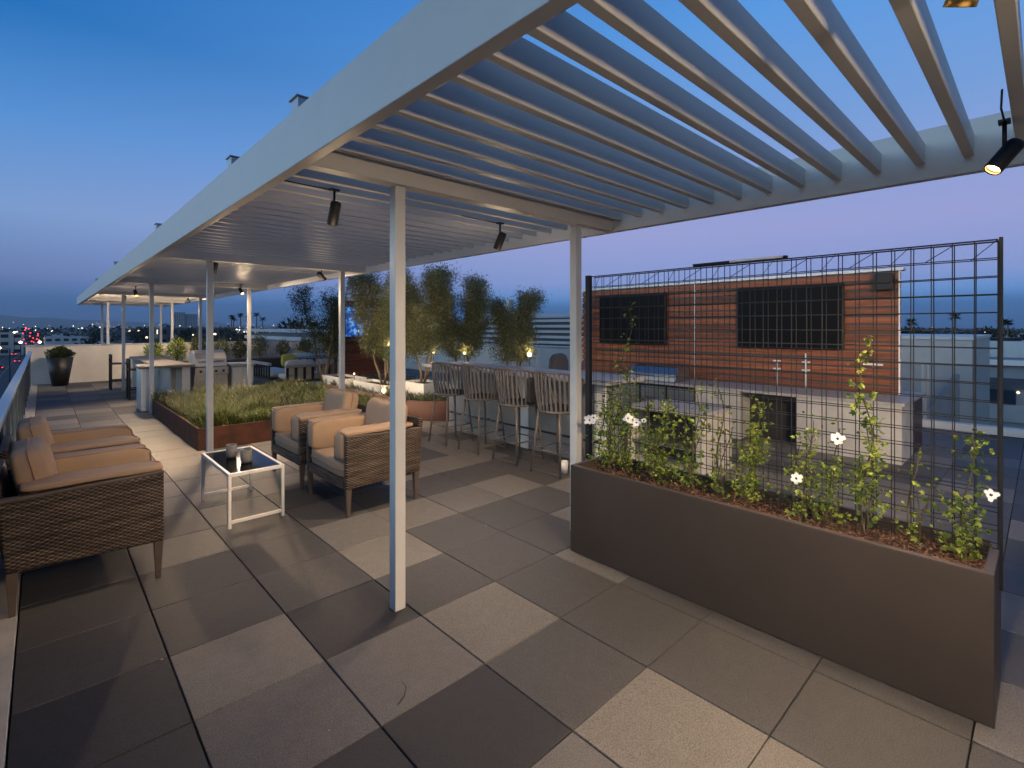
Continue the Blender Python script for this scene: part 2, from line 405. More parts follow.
# left railing
rl = thing('glass_railing', 'blue-grey metal and glass railing above the street on the left edge', 'railing', (-.25, 8, 0))
mb = MB(); mb.box(-.29, -.21, -3.5, 19.5, .93, .975); mb.build('top_rail', M['rail'], rl, bevel=.008)
y = -3.4
while y < 19.5:
    mb = MB(); mb.box(-.27, -.23, y-.03, y+.03, .012, .929); mb.build('railing_post', M['railpost'], rl, bevel=.004); y += 1.15
mb = MB(); y = -3.37+.03
while y < 18.3:
    mb.box(-.256, -.244, y+.02, y+1.05, .06, .91); y += 1.15
mb.build('glass_panel', M['frost'], rl)
mb = MB(); mb.box(-.275, -.225, -3.4, 19.4, .014, .055); mb.build('bottom_rail', M['rail'], rl)

# far parapet wall + east wall + east glass rail
def wallthing(label, x0, x1, y0, y1, z, cap=True):
    t = thing('parapet_wall', label, 'wall', ((x0+x1)/2, (y0+y1)/2, 0))
    mb = MB(); mb.box(x0, x1, y0, y1, -.02, z-.04); mb.build('wall_face', M['wall'], t, bevel=.006)
    mb = MB(); mb.box(x0-.03, x1+.03, y0-.03, y1+.03, z-.037, z); mb.build('coping', M['rail'], t, bevel=.005)
    mb = MB(); mb.box(x0-.012, x1+.0, y0-.012, y0-.001, 0.003, .10) if (x1-x0) > (y1-y0) else mb.box(x0-.012, x0-.001, y0, y1, .003, .10)
    mb.build('skirting', M['wall'], t)
    return t
wallthing('warm-lit white parapet wall closing the far end of the terrace', -.35, 10.9, 19.7, 19.95, 1.13)
wallthing('bluish white parapet wall behind the olive trees', 10.62, 10.85, 2.7, 19.6, 1.10)
er = thing('glass_railing', 'low clear glass guard rail along the right terrace edge beyond the trellis', 'railing', (10.65, -1, 0))
mb = MB(); mb.box(10.58, 10.74, -4, 2.6, .004, .12); mb.build('rail_shoe', M['white_metal'], er, bevel=.006)
for y in (-3, -1.2, .15, 1.35, 2.5):
    mb = MB(); mb.box(10.63, 10.67, y-.02, y+.02, .12, 1.059); mb.build('railing_post', M['rail'], er)
mb = MB()
for a, b in ((-2.95,-1.25),(-1.15,.10),(.2,1.3),(1.4,2.45)): mb.box(10.644, 10.656, a, b, .14, 1.04)
mb.build('glass_panel', M['glass'], er)

# ------------------------------------------------------------------ pergola
pg = thing('pergola', 'long pale metal pergola with open slatted roof over the seating', 'pergola', (2.3, 2.6, 0))
def fascia(x0, x1):
    mb = MB(); mb.box(x0, x1, -2.4, 24.6, 2.47, 2.75); mb.build('fascia_beam', M['paint'], pg, bevel=.004)
    mb = MB()
    return
fascia(.93, .99); fascia(3.58, 3.64)
mb = MB(); mb.box(.991, 3.579, 24.5, 24.6, 2.475, 2.745); mb.build('end_beam', M['paint'], pg, bevel=.004)
slats = []
for k in range(-12, 121):
    y = .255+.2*k
    slats.append((abs(k+.0) if k >= -1 else 500+abs(k), y))
vis = [s for s in slats if s[1] > 0][:99]; vy = {s[1] for s in vis}
def slatbox(mb, y): mb.box(.991, 3.579, y-.002, y+.042, 2.555, 2.668)
beams = [-1.9, 2.58, 7.1, 11.65, 16.2, 20.4, 22.6]
def clash(y): return any(b-.05 < y+.02 < b+.05 for b in beams)
rest = MB()
for _, y in slats:
    if clash(y): continue
    if y in vy:
        mb = MB(); slatbox(mb, y); mb.build('slat', M['paint'], pg, bevel=.003, bseg=1)
    elif y < 24.4: slatbox(rest, y)
tag(rest.build('slat_run', M['paint'], pg), kind='stuff')
for y in beams:
    mb = MB()
    # beam with a sloped outer end
    for (xa, xb, ya, yb) in ((.991, 3.579, y-.04, y+.04),):
        mb.box(xa, xb, ya, yb, 2.472, 2.70)
    mb.build('cross_beam', M['paint'], pg, bevel=.004)
    for x in (1.52, 3.15 if y < 5 else 3.23):
        mb = MB(); mb.box(x-.034, x+.034, y-.014, y+.054, 0.001, 2.471)
        p = mb.build('post', M['paint'], pg, bevel=.004)
for y in (2.66, 3.9, 7.0, 11.6, 16.0):
    mb = MB(); mb.box(.95, 1.03, y-.05, y+.05, 2.752, 2.83); mb.box(.94, 1.04, y-.06, y+.06, 2.831, 2.838)
    mb.build('junction_box', M['rail'], pg, bevel=.004)

# spotlights hung from the slats
def spot(x, y, target, watts, label, ang=95, z=2.40, col=(1,.72,.45), on=True, soft=.05, blend=.75, added_fill=8):
    t = thing('spotlight', label, 'spotlight', (x, y, z), 0, 'black spotlights under the pergola slats')
    mb = MB(); mb.box(x-.03, x+.03, y-.02, y+.02, z+.145, z+.156); mb.tube([(x,y,z+.146),(x,y,z+.02)], .008, 8); mb.tube([(x-.03,y,z+.150),(x-.2,y+.002,z+.150),(x-.42,y-.01,z+.152)], .004, 5)
    mb.build('stem', M['black'], t)
    d = (Vector(target)-Vector((x,y,z))).normalized(); rot = d.to_track_quat('-Z','Y').to_matrix()
    mb = MB()
    mb.lathe([(0.001,.075),(.030,.075),(.034,.06),(.034,-.075),(.031,-.08),(.029,-.07),(.029,-.045)], (x,y,z), 24, 0, rot)
    mb.build('lamp_head', M['black'], t)
    mb = MB(); mb.lathe([(.0285,-.0455),(.02,-.052),(.001,-.054)], (x,y,z), 20, 0, rot)
    mb.build('lens', M['lens'] if on else M['gold'], t)
    mb = MB(); mb.lathe([(.0348,-.062),(.036,-.082),(.031,-.082)], (x,y,z), 24, 0, rot) if y < .2 and x < 2 else None; mb.lathe([(.0288,-.045),(.0292,-.074)], (x,y,z), 24, 0, rot); mb.build('reflector', M['gold'], t)
    if on:
        ld = bpy.data.lights.new('spot_light', 'SPOT'); lo = bpy.data.objects.new('spot_light', ld); COL.objects.link(lo)
        lo.location = Vector((x,y,z))+d*.10; look(lo, target); ld.energy = watts; ld.color = col
        ld.spot_size = R(ang); ld.spot_blend = blend; ld.shadow_soft_size = soft
        # added unseen point light below the head, warming slats and posts
        gd = bpy.data.lights.new('added_fill_light', 'POINT'); go = bpy.data.objects.new('added_fill_light', gd); COL.objects.link(go)
        go.location = (x, y, z-.30); gd.energy = added_fill; gd.color = col; gd.shadow_soft_size = .12
    return t
spot(1.40, 3.20, (1.5,4.6,0), 62, 'black spotlight hanging left of the near pergola post', 95, added_fill=4)
spot(2.90, 3.24, (2.6,4.4,0), 190, 'tilted black spotlight above the first bar stools', 128, added_fill=5)
spot(3.08, .12, (1.7,1.6,0), 112, 'black spotlight with glowing lens at the right edge of the pergola', 95, added_fill=.5)
spot(1.71, .12, (2.6,1.1,.4), 250, 'gold-lined spotlight directly overhead at the top edge', 88, z=2.552, added_fill=.5)
spot(1.60, 7.25, (1.35,8.1,0), 460, 'dark spotlight beside the second left post of the pergola', 118)
spot(3.00, 7.30, (4.9,8.2,1.0), 380, 'spotlight with bright bulb beside the second right post', 100)
spot(3.04, 11.55, (3.6,9.6,.3), 330, 'dark spotlight beside the third right post, before the grill', 130)
spot(1.50, 13.75, (1.9,12.2,0), 260, 'small dark spotlight over the far kitchen counter', 125)
spot(1.56, 16.4, (1.6,19.6,.5), 260, 'farthest small dark spotlight, near the parapet wall', 135)
spot(3.00, 16.5, (4.4,19.5,.6), 260, 'small dark spotlight before the wall shrubs', 105)
spot(1.5, -1.4, (1.1,1.5,0), 210, 'added out-of-frame spotlight over the near end of the paving', 140, blend=1, soft=.15, added_fill=.8)  # extra fixture behind the camera, added for front light on the floor
spot(2.7, -1.1, (1.55,2.6,.9), 170, 'added out-of-frame spotlight over the near paving aimed at the pergola posts', 46, soft=.14, blend=1, added_fill=.8)  # unseen lamp added to warm the camera-side post faces
spot(3.42, -.55, (6.6,2.6,.5), 620, 'added out-of-frame spotlight under the right fascia aimed at the outdoor counter', 80, z=2.36, added_fill=.5)  # added beyond the right frame edge to brighten the counter front
spot(3.40, -1.2, (8.2,2.2,1.3), 130, 'added out-of-frame spotlight under the right fascia aimed at the slat wall', 60, z=2.36, added_fill=.3)  # second unseen lamp, added to light the slat boards

# ------------------------------------------------------------------ planter with trellis
px0, px1, py0, py1, ph = 2.84, 3.32, .14, 2.395, .634
t = thing('planter_box', 'long bronze metal planter box at the right with bark mulch', 'planter', (3.08, 1.28, 0))
mb = MB(); e = .035
mb.v = []
def ring(z, o): return [(px0+o,py0+o,z),(px1-o,py0+o,z),(px1-o,py1-o,z),(px0+o,py1-o,z)]
for z, o in ((.004, 0), (ph, 0), (ph, e), (.3, e)): mb.v += ring(z, o)
for a in range(3):
    for k in range(4): mb.face([a*4+k, a*4+(k+1) % 4, (a+1)*4+(k+1) % 4, (a+1)*4+k])
mb.build('planter_body', M['bronze'], t, bevel=.003)
mb = MB(); nx, ny = 8, 60; base = 0
for i in range(nx+1):
    for j in range(ny+1):
        x = px0+.036+(px1-px0-.072)*i/nx; y = py0+.036+(py1-py0-.072)*j/ny
        mb.v.append((x, y, .565+.035*noise.noise(Vector((x*6, y*6, 1)))))
for i in range(nx):
    for j in range(ny): a = i*(ny+1)+j; mb.face([a, a+ny+1, a+ny+2, a+1])
mb.build('soil', M['soil'], t)
mb = MB(); rr = random.Random(5)
for k in range(5200):
    x = rr.uniform(px0+.045, px1-.045); y = rr.uniform(py0+.045, py1-.045); z = .575+.035*noise.noise(Vector((x*6, y*6, 1)))+rr.uniform(0, .015)
    d = Vector((rr.gauss(0,1), rr.gauss(0,1), rr.gauss(0,.35)))
    mb.leaf((x,y,z), d, (rr.gauss(0,.4), rr.gauss(0,.4), 1), rr.uniform(.015,.05), rr.uniform(.004,.012))
tag(mb.build('bark_mulch', M['mulch'], loc=(3.08,1.28,.57)), 'reddish brown bark mulch filling the bronze planter', 'mulch', kind='stuff')

tr = thing('wire_trellis', 'tall double welded wire grid trellis standing in the bronze planter', 'trellis', (3.22, 1.3, .5))
tx0, tx1 = 3.18, 3.26; ty0, ty1 = .145, 2.50; tz0, tz1 = .55, 2.05; p = .0785
for X, nm in ((tx0, 'grid_panel'), (tx1, 'grid_panel')):
    mb = MB(); y = ty0; k = 0
    while y <= ty1+.001:
        wob = .002*math.sin(k*1.7)
        mb.tube([(X+wob, y, tz0), (X-wob, y+wob, (tz0+tz1)/2), (X+wob, y, tz1)], .0025, 5); y += p; k += 1
    z = tz1; k = 0
    while z > tz0:
        mb.tube([(X, ty0, z), (X+.003*math.sin(k), .8, z+.002*math.sin(k*2.3)), (X, 1.7, z-.002*math.sin(k)), (X, ty1, z)], .0025 if k else .004, 5); z -= p*1.06; k += 1
    mb.build(nm, M['wire'], tr)
y = ty0; sgn = 1
while y < ty1-.1:
    mb = MB(); mb.tube([(tx0 if sgn > 0 else tx1, y, tz1), (tx1 if sgn > 0 else tx0, y+.1, tz1-.083)], .002, 4)
    mb.build('tie_wire', M['wire'], tr); y += .16; sgn = -sgn
mb = MB(); mb.box(3.165, 3.205, 2.475, 2.515, .6, 2.06); mb.build('corner_post', M['black'], tr, bevel=.003)
mb = MB(); mb.box(3.175, 3.189, .128, .142, .45, 2.06); mb.build('corner_post', M['black'], tr, bevel=.002)
mb = MB(); mb.box(3.166, 3.194, 1.03, 1.61, 2.054, 2.07); lb = mb.build('cap_rail', M['black'], tr, bevel=.003)
mb = MB(); mb.box(3.158, 3.1655, 1.05, 1.36, 2.056, 2.069); mb.build('light_strip', M['white_metal'], lb)

# vines
def flower(mb, mb2, c, r, nrm, rr):
    n = Vector(nrm).normalized(); u = n.orthogonal().normalized(); v = n.cross(u); a0 = rr.random()
    for k in range(6):
        a = a0+2*PI*k/6+rr.uniform(-.15,.15); lift = rr.uniform(-.35,.45); sz = rr.uniform(.7,1.12)
        for f in (-.2, 0, .2):
            a2 = a+f; d2 = u*math.cos(a2)+v*math.sin(a2)+n*(lift+.1*f)
            mb.leaf(Vector(c)+n*.001, d2, n, r*sz*(1-.25*abs(f)), r*.55)
    mb2.lathe([(.001,.006),(.006,.004),(.007,0)], Vector(c)+n*.004, 8, 0, n.to_track_quat('Z','Y').to_matrix())
def vine(y, h, wid, dens, label, flowers=(), seed=0, x=3.13, topclump=False):
    rr = random.Random(seed)
    t = thing('flowering_vine', label, 'vine', (x, y, .58), 0, None)
    st = MB(); lf = MB(); ends = []
    ns = max(2, int(3+wid*10))
    for s in range(ns):
        yy = y+rr.uniform(-wid, wid)*.3; hh = h if s == 0 else (h*rr.uniform(.35, .8) if wid < .2 else h*rr.uniform(.6,1))
        pts = []; k = 0; q = Vector((x+rr.uniform(-.03,.02), yy, .575)); drift = rr.uniform(-1,1)*wid*.35 if s else 0
        nseg = max(4, int(hh/.06))
        for k in range(nseg+1):
            f = k/nseg
            pts.append(Vector((q.x+.03*math.sin(k*.8+s)+(.03 if k > 2 else 0), yy+drift*f+.025*math.sin(k*.6+s*2), .575+hh*f)))
        st.tube(pts, [.0045*(1-.7*k/nseg)+.001 for k in range(nseg+1)], 5)
        dn = dens*2.3
        for k in range(1, nseg+1):
            f = k/nseg
            loc_d = dn*(.95-f*.35)*rr.uniform(.1,1.5)
            for _ in range(int(loc_d)):
                b = pts[k]+Vector((rr.gauss(0,.026), rr.gauss(0,.028+wid*.13*(1-f*.7)), rr.gauss(0,.03)))
                # trifoliate spray
                d0 = Vector((rr.gauss(-.5,.7), rr.gauss(0,1), rr.gauss(.0,.6))).normalized()
                nm = Vector((rr.gauss(-.6,.5), rr.gauss(-.3,.5), rr.gauss(.6,.5)))
                L = rr.uniform(.016,.036)
                if rr.random() < .3: st.tube([pts[k], b], .0012, 3)
                for a in (-.8, 0, .8):
                    dd = d0+a*d0.cross(nm).normalized()
                    lf.leaf(b, dd, nm, L*(1 if a == 0 else .8), L*.55)
    st.build('stem', M['stem'], t); lf.build('foliage', M['vine'], t)
    for (fy, fz, fr) in flowers:
        a = MB(); b = MB(); flower(a, b, (x-.045, fy, fz), fr, (-.9, -.7*rr.uniform(.4,1), rr.uniform(-.1,.4)), rr)
        f = a.build('flower', M['petal'], t); b.build('flower_centre', M['eye'], f)
vine(2.28, .60, .26, 8, 'thick bushy vine at the left end of the trellis with a drooping white flower', ((2.41,.93,.048),(2.37,.955,.038)), 1)
vine(2.10, 1.22, .10, 4.5, 'tallest thin vine climbing past the left dark screen', ((2.06,.99,.046),(1.99,.97,.042)), 2)
vine(1.85, .60, .28, 9, 'broad leafy vine clump filling the trellis before the dark counter opening', ((1.93,.99,.02),), 3)
vine(1.60, .66, .14, 5, 'airy vine between the broad clump and the yellow-green clump', (), 4)
vine(1.42, .72, .12, 3.2, 'sparse vine with small twiggy leaves before the pale counter panel', (), 5)
vine(1.19, .62, .12, 10, 'dense bright yellow-green vine near the middle of the planter', (), 6)
vine(.92, .55, .10, 7, 'dense vine with a white flower low on its left side', ((.955,.80,.040),), 7)
vine(.80, .52, .05, 4, 'slender vine reaching toward the high white flower', ((.755,1.055,.042),), 8)
vine(.64, 1.02, .045, 6, 'tall narrow vine climbing up to the orange wood slats', (), 9)
vine(.44, .48, .09, 2.6, 'small thin vine with long bare stem right of the tall narrow vine', (), 10)
vine(.25, .55, .09, 7, 'vine at the right end of the planter with a pale flower at the post', ((.165,.90,.032),), 11)

# ------------------------------------------------------------------ wicker chairs
def pillow(mb, c, sx, sy, sz, nx=10, ny=10, axis='Z', puff=.5, M_=None, dent=0):
    """superellipsoid cushion centred on c with half-sizes"""
    n0 = len(mb.v); U, V = 40, 22
    def sg(v, e): return math.copysign(abs(v)**e, v)
    for i in range(V+1):
        ph_ = -PI/2+PI*i/V
        for j in range(U):
            th = 2*PI*j/U
            x = sg(math.cos(ph_), puff)*sg(math.cos(th), puff*.8); y = sg(math.cos(ph_), puff)*sg(math.sin(th), puff*.8); z = sg(math.sin(ph_), puff)
            q = Vector((x*sx, y*sy, z*sz))
            w = noise.noise(q*5+Vector(c))*.014+noise.noise(q*16+Vector(c)*3)*.004+abs(noise.noise(Vector((q.x*7,q.y*7,q.z*26))+Vector(c)))*.004; q += q.normalized()*w
            if dent: q.z -= dent*math.exp(-(y*2.2)**2)*max(0, z)
            if M_: q = M_ @ q
            mb.v.append(tuple(Vector(c)+q))
    for i in range(V):
        for j in range(U):
            mb.face([n0+i*U+j, n0+i*U+(j+1) % U, n0+(i+1)*U+(j+1) % U, n0+(i+1)*U+j], 0, True)
def piping(mb, c, a, b, off, plane, e, M_=None):
    def sg(v, e): return math.copysign(abs(v)**e, v)
    pts = []
    for k in range(48):
        th = 2*PI*k/48; u = sg(math.cos(th), e*.8)*a*1.012; v = sg(math.sin(th), e*.8)*b*1.012
        q = Vector({'xy': (u,v,0), 'xz': (u,0,v), 'yz': (0,u,v)}[plane])
        if M_: q = M_ @ q
        pts.append(Vector(c)+q)
    mb.tube(pts, .0042, 6, closed=True)
def make_chair(label, w=.90, d=.74):
    t = thing('wicker_armchair', label, 'armchair', (0,0,0), 0, 'wicker armchairs with tan cushions')
    hw = w/2; f = d/2
    for s in (-1, 1):
        y0, y1 = (s*hw, s*(hw-.055)); ya, yb = min(y0,y1), max(y0,y1)
        mb = MB()
        mb.hexa([(-f,ya,.27),(f,ya,.24),(f,yb,.24),(-f,yb,.27),(-f-.03,ya,.665),(f,ya,.69),(f,yb,.69),(-f-.03,yb,.665)])
        mb.build('arm_panel', M['wicker'], t, False, bevel=.012)
        mb = MB(); mb.bar((-f-.03,s*(hw-.0275),.672),(f,s*(hw-.0275),.697), .062, .022); mb.build('arm_trim', M['legw'], t, False, bevel=.006)
    mb = MB(); mb.hexa([(-f,-hw+.056,.27),(-f+.05,-hw+.056,.27),(-f+.05,hw-.056,.27),(-f,hw-.056,.27),
                        (-f-.08,-hw+.056,.76),(-f-.03,-hw+.056,.76),(-f-.03,hw-.056,.76),(-f-.08,hw-.056,.76)])
    mb.build('back_panel', M['wicker'], t, False, bevel=.012)
    mb = MB(); mb.box(-f+.051, f-.002, -hw+.056, hw-.056, .235, .325); mb.build('seat_frame', M['wicker'], t, False, bevel=.01)
    for sx in (-1, 1):
        for sy in (-1, 1):
            x = sx*(f-.03); y = sy*(hw-.03); mb = MB()
            mb.hexa([(x-.014,y-.014,0.002),(x+.014,y-.014,0.002),(x+.014,y+.014,0.002),(x-.014,y+.014,0.002),
                     (x-.026,y-.024,.262),(x+.026,y-.024,.238 if sx > 0 else .262),(x+.026,y+.024,.238 if sx > 0 else .262),(x-.026,y+.024,.262)])
            mb.build('leg', M['legw'], t, False, bevel=.003)
    mb = MB(); pillow(mb, (.03,0,.395), f-.03, hw-.075, .075, puff=.22); sc = mb.build('seat_cushion', M['cushion'], t, False)
    mb = MB(); piping(mb, (.03,0,.395), f-.03, hw-.075, 0, 'xy', .22); mb.build('piping', M['piping'], sc, False)
    for s in (-1, 1):
        # bolster draped over the arm: runs along the inner side and folds over the front
        mb = MB(); pillow(mb, (.06, s*(hw-.135), .60), f-.04, .082, .145, puff=.33); ac = mb.build('arm_cushion', M['cushion'], t, False)
        mb = MB(); piping(mb, (.06, s*(hw-.135-.082*.80), .60), f-.045, .138, 0, 'xz', .33); mb.build('piping', M['piping'], ac, False)
        mb = MB(); pillow(mb, (.03, s*(hw-.075), .722), f-.03, .070, .02, puff=.35); mb.build('arm_pad', M['cushion'], t, False)
    mb = MB(); pillow(mb, (-f+.13, 0, .70), .095, hw-.17, .225, puff=.36, M_=Matrix.Rotation(R(-12), 3, 'Y'), dent=.03)
    bc = mb.build('back_cushion', M['cushion'], t, False)
    mb = MB(); piping(mb, (-f+.13,0,.70), hw-.17, .218, 0, 'yz', .36, Matrix.Rotation(R(-12), 3, 'Y')); mb.build('piping', M['piping'], bc, False)
    return t
c0 = make_chair('tan cushioned wicker armchair nearest the camera by the left railing')
c0.location = (.215, 4.42, 0)
ch_data = [((.215,5.50,0), 0, 'second wicker armchair along the left railing, behind the nearest one'),
           ((2.27,4.55,0), PI, 'wicker armchair behind the near pergola post, facing the small table'),
           ((2.27,5.60,0), PI, 'wicker armchair on the right side next to the rusty grass planter')]
for loc, rz, lab in ch_data:
    c = copy_tree(c0); c.location = loc; c.rotation_euler = (0,0,rz); c['label'] = lab

# ------------------------------------------------------------------ coffee table
t = thing('side_table', 'square white metal side table with black glass top between the armchairs', 'table', (1.32, 4.99, 0))
x0, x1, y0, y1, H = 1.10, 1.52, 4.54, 5.46, .452; b = .018
x0, x1, y0, y1 = 1.10, 1.54, 4.54, 5.49
fr = MB()
for (xa, xb, ya, yb) in ((x0,x1,y0,y0+.024),(x0,x1,y1-.024,y1),(x0,x0+.024,y0+.0245,y1-.0245),(x1-.024,x1,y0+.0245,y1-.0245)): fr.box(xa,xb,ya,yb,H-.028,H)
fr.build('top_frame', M['white_metal'], t, bevel=.003)
for x in (x0+.012, x1-.012):
    for y in (y0+.012, y1-.012):
        mb = MB(); mb.box(x-.012,x+.012,y-.012,y+.012,.002,H-.0285); mb.build('leg', M['white_metal'], t, bevel=.002)
for y in (y0+.012, y1-.012):
    mb = MB(); mb.box(x0+.0245,x1-.0245,y-.011,y+.011,.04,.064); mb.build('stretcher', M['white_metal'], t, bevel=.002)
mb = MB(); mb.box(x0+.025,x1-.025,y0+.025,y1-.025,H-.02,H-.006); mb.build('glass_top', M['blackglass'], t)
def pot(x, y, z, r, h, label, mt, leafm, rough=True, n=80, seed=0, ls=.02, sh=.9):
    t = thing('small_pot', label, 'pot', (x,y,z), 0, None)
    mb = MB(); mb.lathe([(.001,.001),(r*.85,.001),(r*.97,h*.2),(r,h),(r*.88,h),(r*.86,h*.8),(.001,h*.8)], (x,y,z), 20); mb.build('cup', mt, t)
    rr = random.Random(seed); mb = MB()
    for k in range(n):
        a = rr.uniform(0,2*PI); q = rr.uniform(0,r*.8)
        mb.leaf((x+q*math.cos(a),y+q*math.sin(a),z+h*.82), (math.cos(a)*.8,math.sin(a)*.8,rr.uniform(.3,1.4)), (0,0,1), ls, ls*.45)
    mb.build('succulent', leafm, t)
pot(1.27,5.13,H-.004,.045,.12,'small concrete pot with succulent at the far side of the table top', M['potgrey'], M['darkleaf'], n=90, seed=1)
pot(1.32,4.86,H-.004,.047,.11,'small concrete pot with greener succulent nearer on the table top', M['potgrey'], M['olive'], n=110, seed=2, ls=.024)

mb = MB(); mb.lathe([(.001,.001),(.034,.001),(.044,.13),(.041,.13),(.032,.01),(.001,.01)], (4.31,3.72,.001), 24)
tag(mb.build('paper_cup', M['white_metal'], loc=(4.31,3.72,.001)), 'white cup standing on the pavers beside the right pergola post', 'cup')

mb = MB(); mb.tube([(1.13,1.93,.004),(1.17,1.945,.010),(1.205,1.985,.012),(1.21,2.03,.016)], [.003,.0025,.002,.0012], 5)
tag(mb.build('twig', M['stooldark'], loc=(1.15,1.95,.002)), 'small dark curved twig lying on a pale paver in the foreground', 'twig')
# ------------------------------------------------------------------ corten grass box
t = thing('grass_planter', 'low square rusty steel planter full of ornamental grass', 'planter', (3, 9.5, 0))
gx0,gx1,gy0,gy1,gh = 1.50,4.35,7.68,11.45,.30
mb = MB(); mb.v = []
for z, o in ((.004,0),(gh,0),(gh,.03),(.15,.03)): mb.v += [(gx0+o,gy0+o,z),(gx1-o,gy0+o,z),(gx1-o,gy1-o,z),(gx0+o,gy1-o,z)]
for a in range(3):
    for k in range(4): mb.face([a*4+k, a*4+(k+1) % 4, (a+1)*4+(k+1) % 4, (a+1)*4+k])
mb.build('planter_body', M['corten'], t, bevel=.003)
mb = MB(); mb.box(gx0+.031,gx1-.031,gy0+.031,gy1-.031,.1,.24); mb.build('soil', M['soil'], t)
def grassfield(name, x0,x1,y0,y1,z,n,h,label,seed, inside=None, matl='grass'):
    rr = random.Random(seed); mb = MB()
    clumps = [(rr.uniform(x0,x1), rr.uniform(y0,y1)) for _ in range(n//26)]
    for cx, cy in clumps:
        if inside and not inside(cx, cy): continue
        hh = h*(.35+1.5*abs(noise.noise(Vector((cx*1.9,cy*1.9,seed))))+rr.uniform(0,.5)+(.6 if rr.random() < .07 else 0))
        for k in range(26):
            a = rr.uniform(0,2*PI); ln = rr.uniform(.25,.9); d = Vector((math.cos(a)*ln, math.sin(a)*ln, 1)).normalized()
            bx = cx+rr.gauss(0,.03); by = cy+rr.gauss(0,.03)
            L = hh*rr.uniform(.6,1.1); w = .0035; s = Vector((-math.sin(a),math.cos(a),0))*w
            b0 = Vector((bx,by,z)); m1 = b0+d*L*.55; tp = m1+Vector((math.cos(a)*ln*1.2, math.sin(a)*ln*1.2, .35)).normalized()*L*.5
            q = len(mb.v); mb.v += [tuple(b0-s),tuple(b0+s),tuple(m1+s),tuple(m1-s),tuple(tp)]
            mb.face([q,q+1,q+2,q+3]); mb.face([q+3,q+2,q+4])
    return tag(mb.build(name, M[matl], loc=((x0+x1)/2,(y0+y1)/2,z)), label, 'grass', kind='stuff')
grassfield('ornamental_grass', gx0+.08,gx1-.08,gy0+.08,gy1-.08,.24,56000,.24,'tufted yellow-green grass growing in the rusty planter',11)

# ------------------------------------------------------------------ rounded planter bed
def rrect(x0,x1,y0,y1,r,n=10):
    pts = []
    for cx,cy,a0 in ((x1-r,y0+r,-90),(x1-r,y1-r,0),(x0+r,y1-r,90),(x0+r,y0+r,180)):
        for k in range(n+1): a = R(a0+90*k/n); pts.append((cx+r*math.cos(a), cy+r*math.sin(a)))
    return pts
t = thing('curved_planter', 'low rust coloured planter bed with a rounded end behind the bar stools', 'planter', (5.6, 9.5, 0))
bx0,bx1,by0,by1 = 4.72,6.75,7.15,12.2
o_ = rrect(bx0,bx1,by0,by1,.75); i_ = rrect(bx0+.03,bx1-.03,by0+.03,by1-.03,.72); k = len(o_)
mb = MB(); mb.v = [(x,y,.004) for x,y in o_]+[(x,y,.35) for x,y in o_]+[(x,y,.35) for x,y in i_]+[(x,y,.2) for x,y in i_]
for a in range(3):
    for q in range(k): mb.face([a*k+q, a*k+(q+1) % k, (a+1)*k+(q+1) % k, (a+1)*k+q], 0, True)
mb.build('planter_body', M['terracotta'], t)
mb = MB(); mb.prism(i_, .1, .29); mb.build('soil', M['soil'], t)
grassfield('planting', bx0+.1,bx1-.1,by0+.1,by1-.1,.29,14000,.2,'dark low grasses in the rounded rust planter bed',21, matl='olive',
           inside=lambda x,y: (math.hypot(max(bx0+.75-x, x-(bx1-.75), 0), max(by0+.75-y, 0)) < .68))
def whitebox(x0,x1,y0,y1,z0,z1,label):
    t = thing('white_planter', label, 'planter', ((x0+x1)/2,(y0+y1)/2,z0), 0, 'white box planters for the olive trees')
    mb = MB(); mb.v = []
    for z, o in ((z0,.02),(z1,0),(z1,.03),(z1-.08,.03)): mb.v += [(x0+o,y0+o,z),(x1-o,y0+o,z),(x1-o,y1-o,z),(x0+o,y1-o,z)]
    for a in range(3):
        for k in range(4): mb.face([a*4+k, a*4+(k+1) % 4, (a+1)*4+(k+1) % 4, (a+1)*4+k])
    mb.build('box', M['white_metal'], t, bevel=.004)
    mb = MB(); mb.box(x0+.031,x1-.031,y0+.031,y1-.031,z0+.02,z1-.05); mb.build('soil', M['soil'], t)
whitebox(5.2,5.75,7.95,8.75,.295,.58,'white box planter at the rounded end of the rust bed, nearest the stools')
whitebox(4.88,5.35,8.85,10.2,.295,.50,'long white box planter behind the right armchairs')
whitebox(4.9,5.4,10.6,11.9,.295,.50,'white box planter behind the third right post, left of the others')
whitebox(6.2,6.6,7.9,8.5,.295,.58,'white box planter behind the left end of the bar')
whitebox(7.0,7.5,7.0,7.9,.004,.45,'white box planter under the rightmost olive tree')

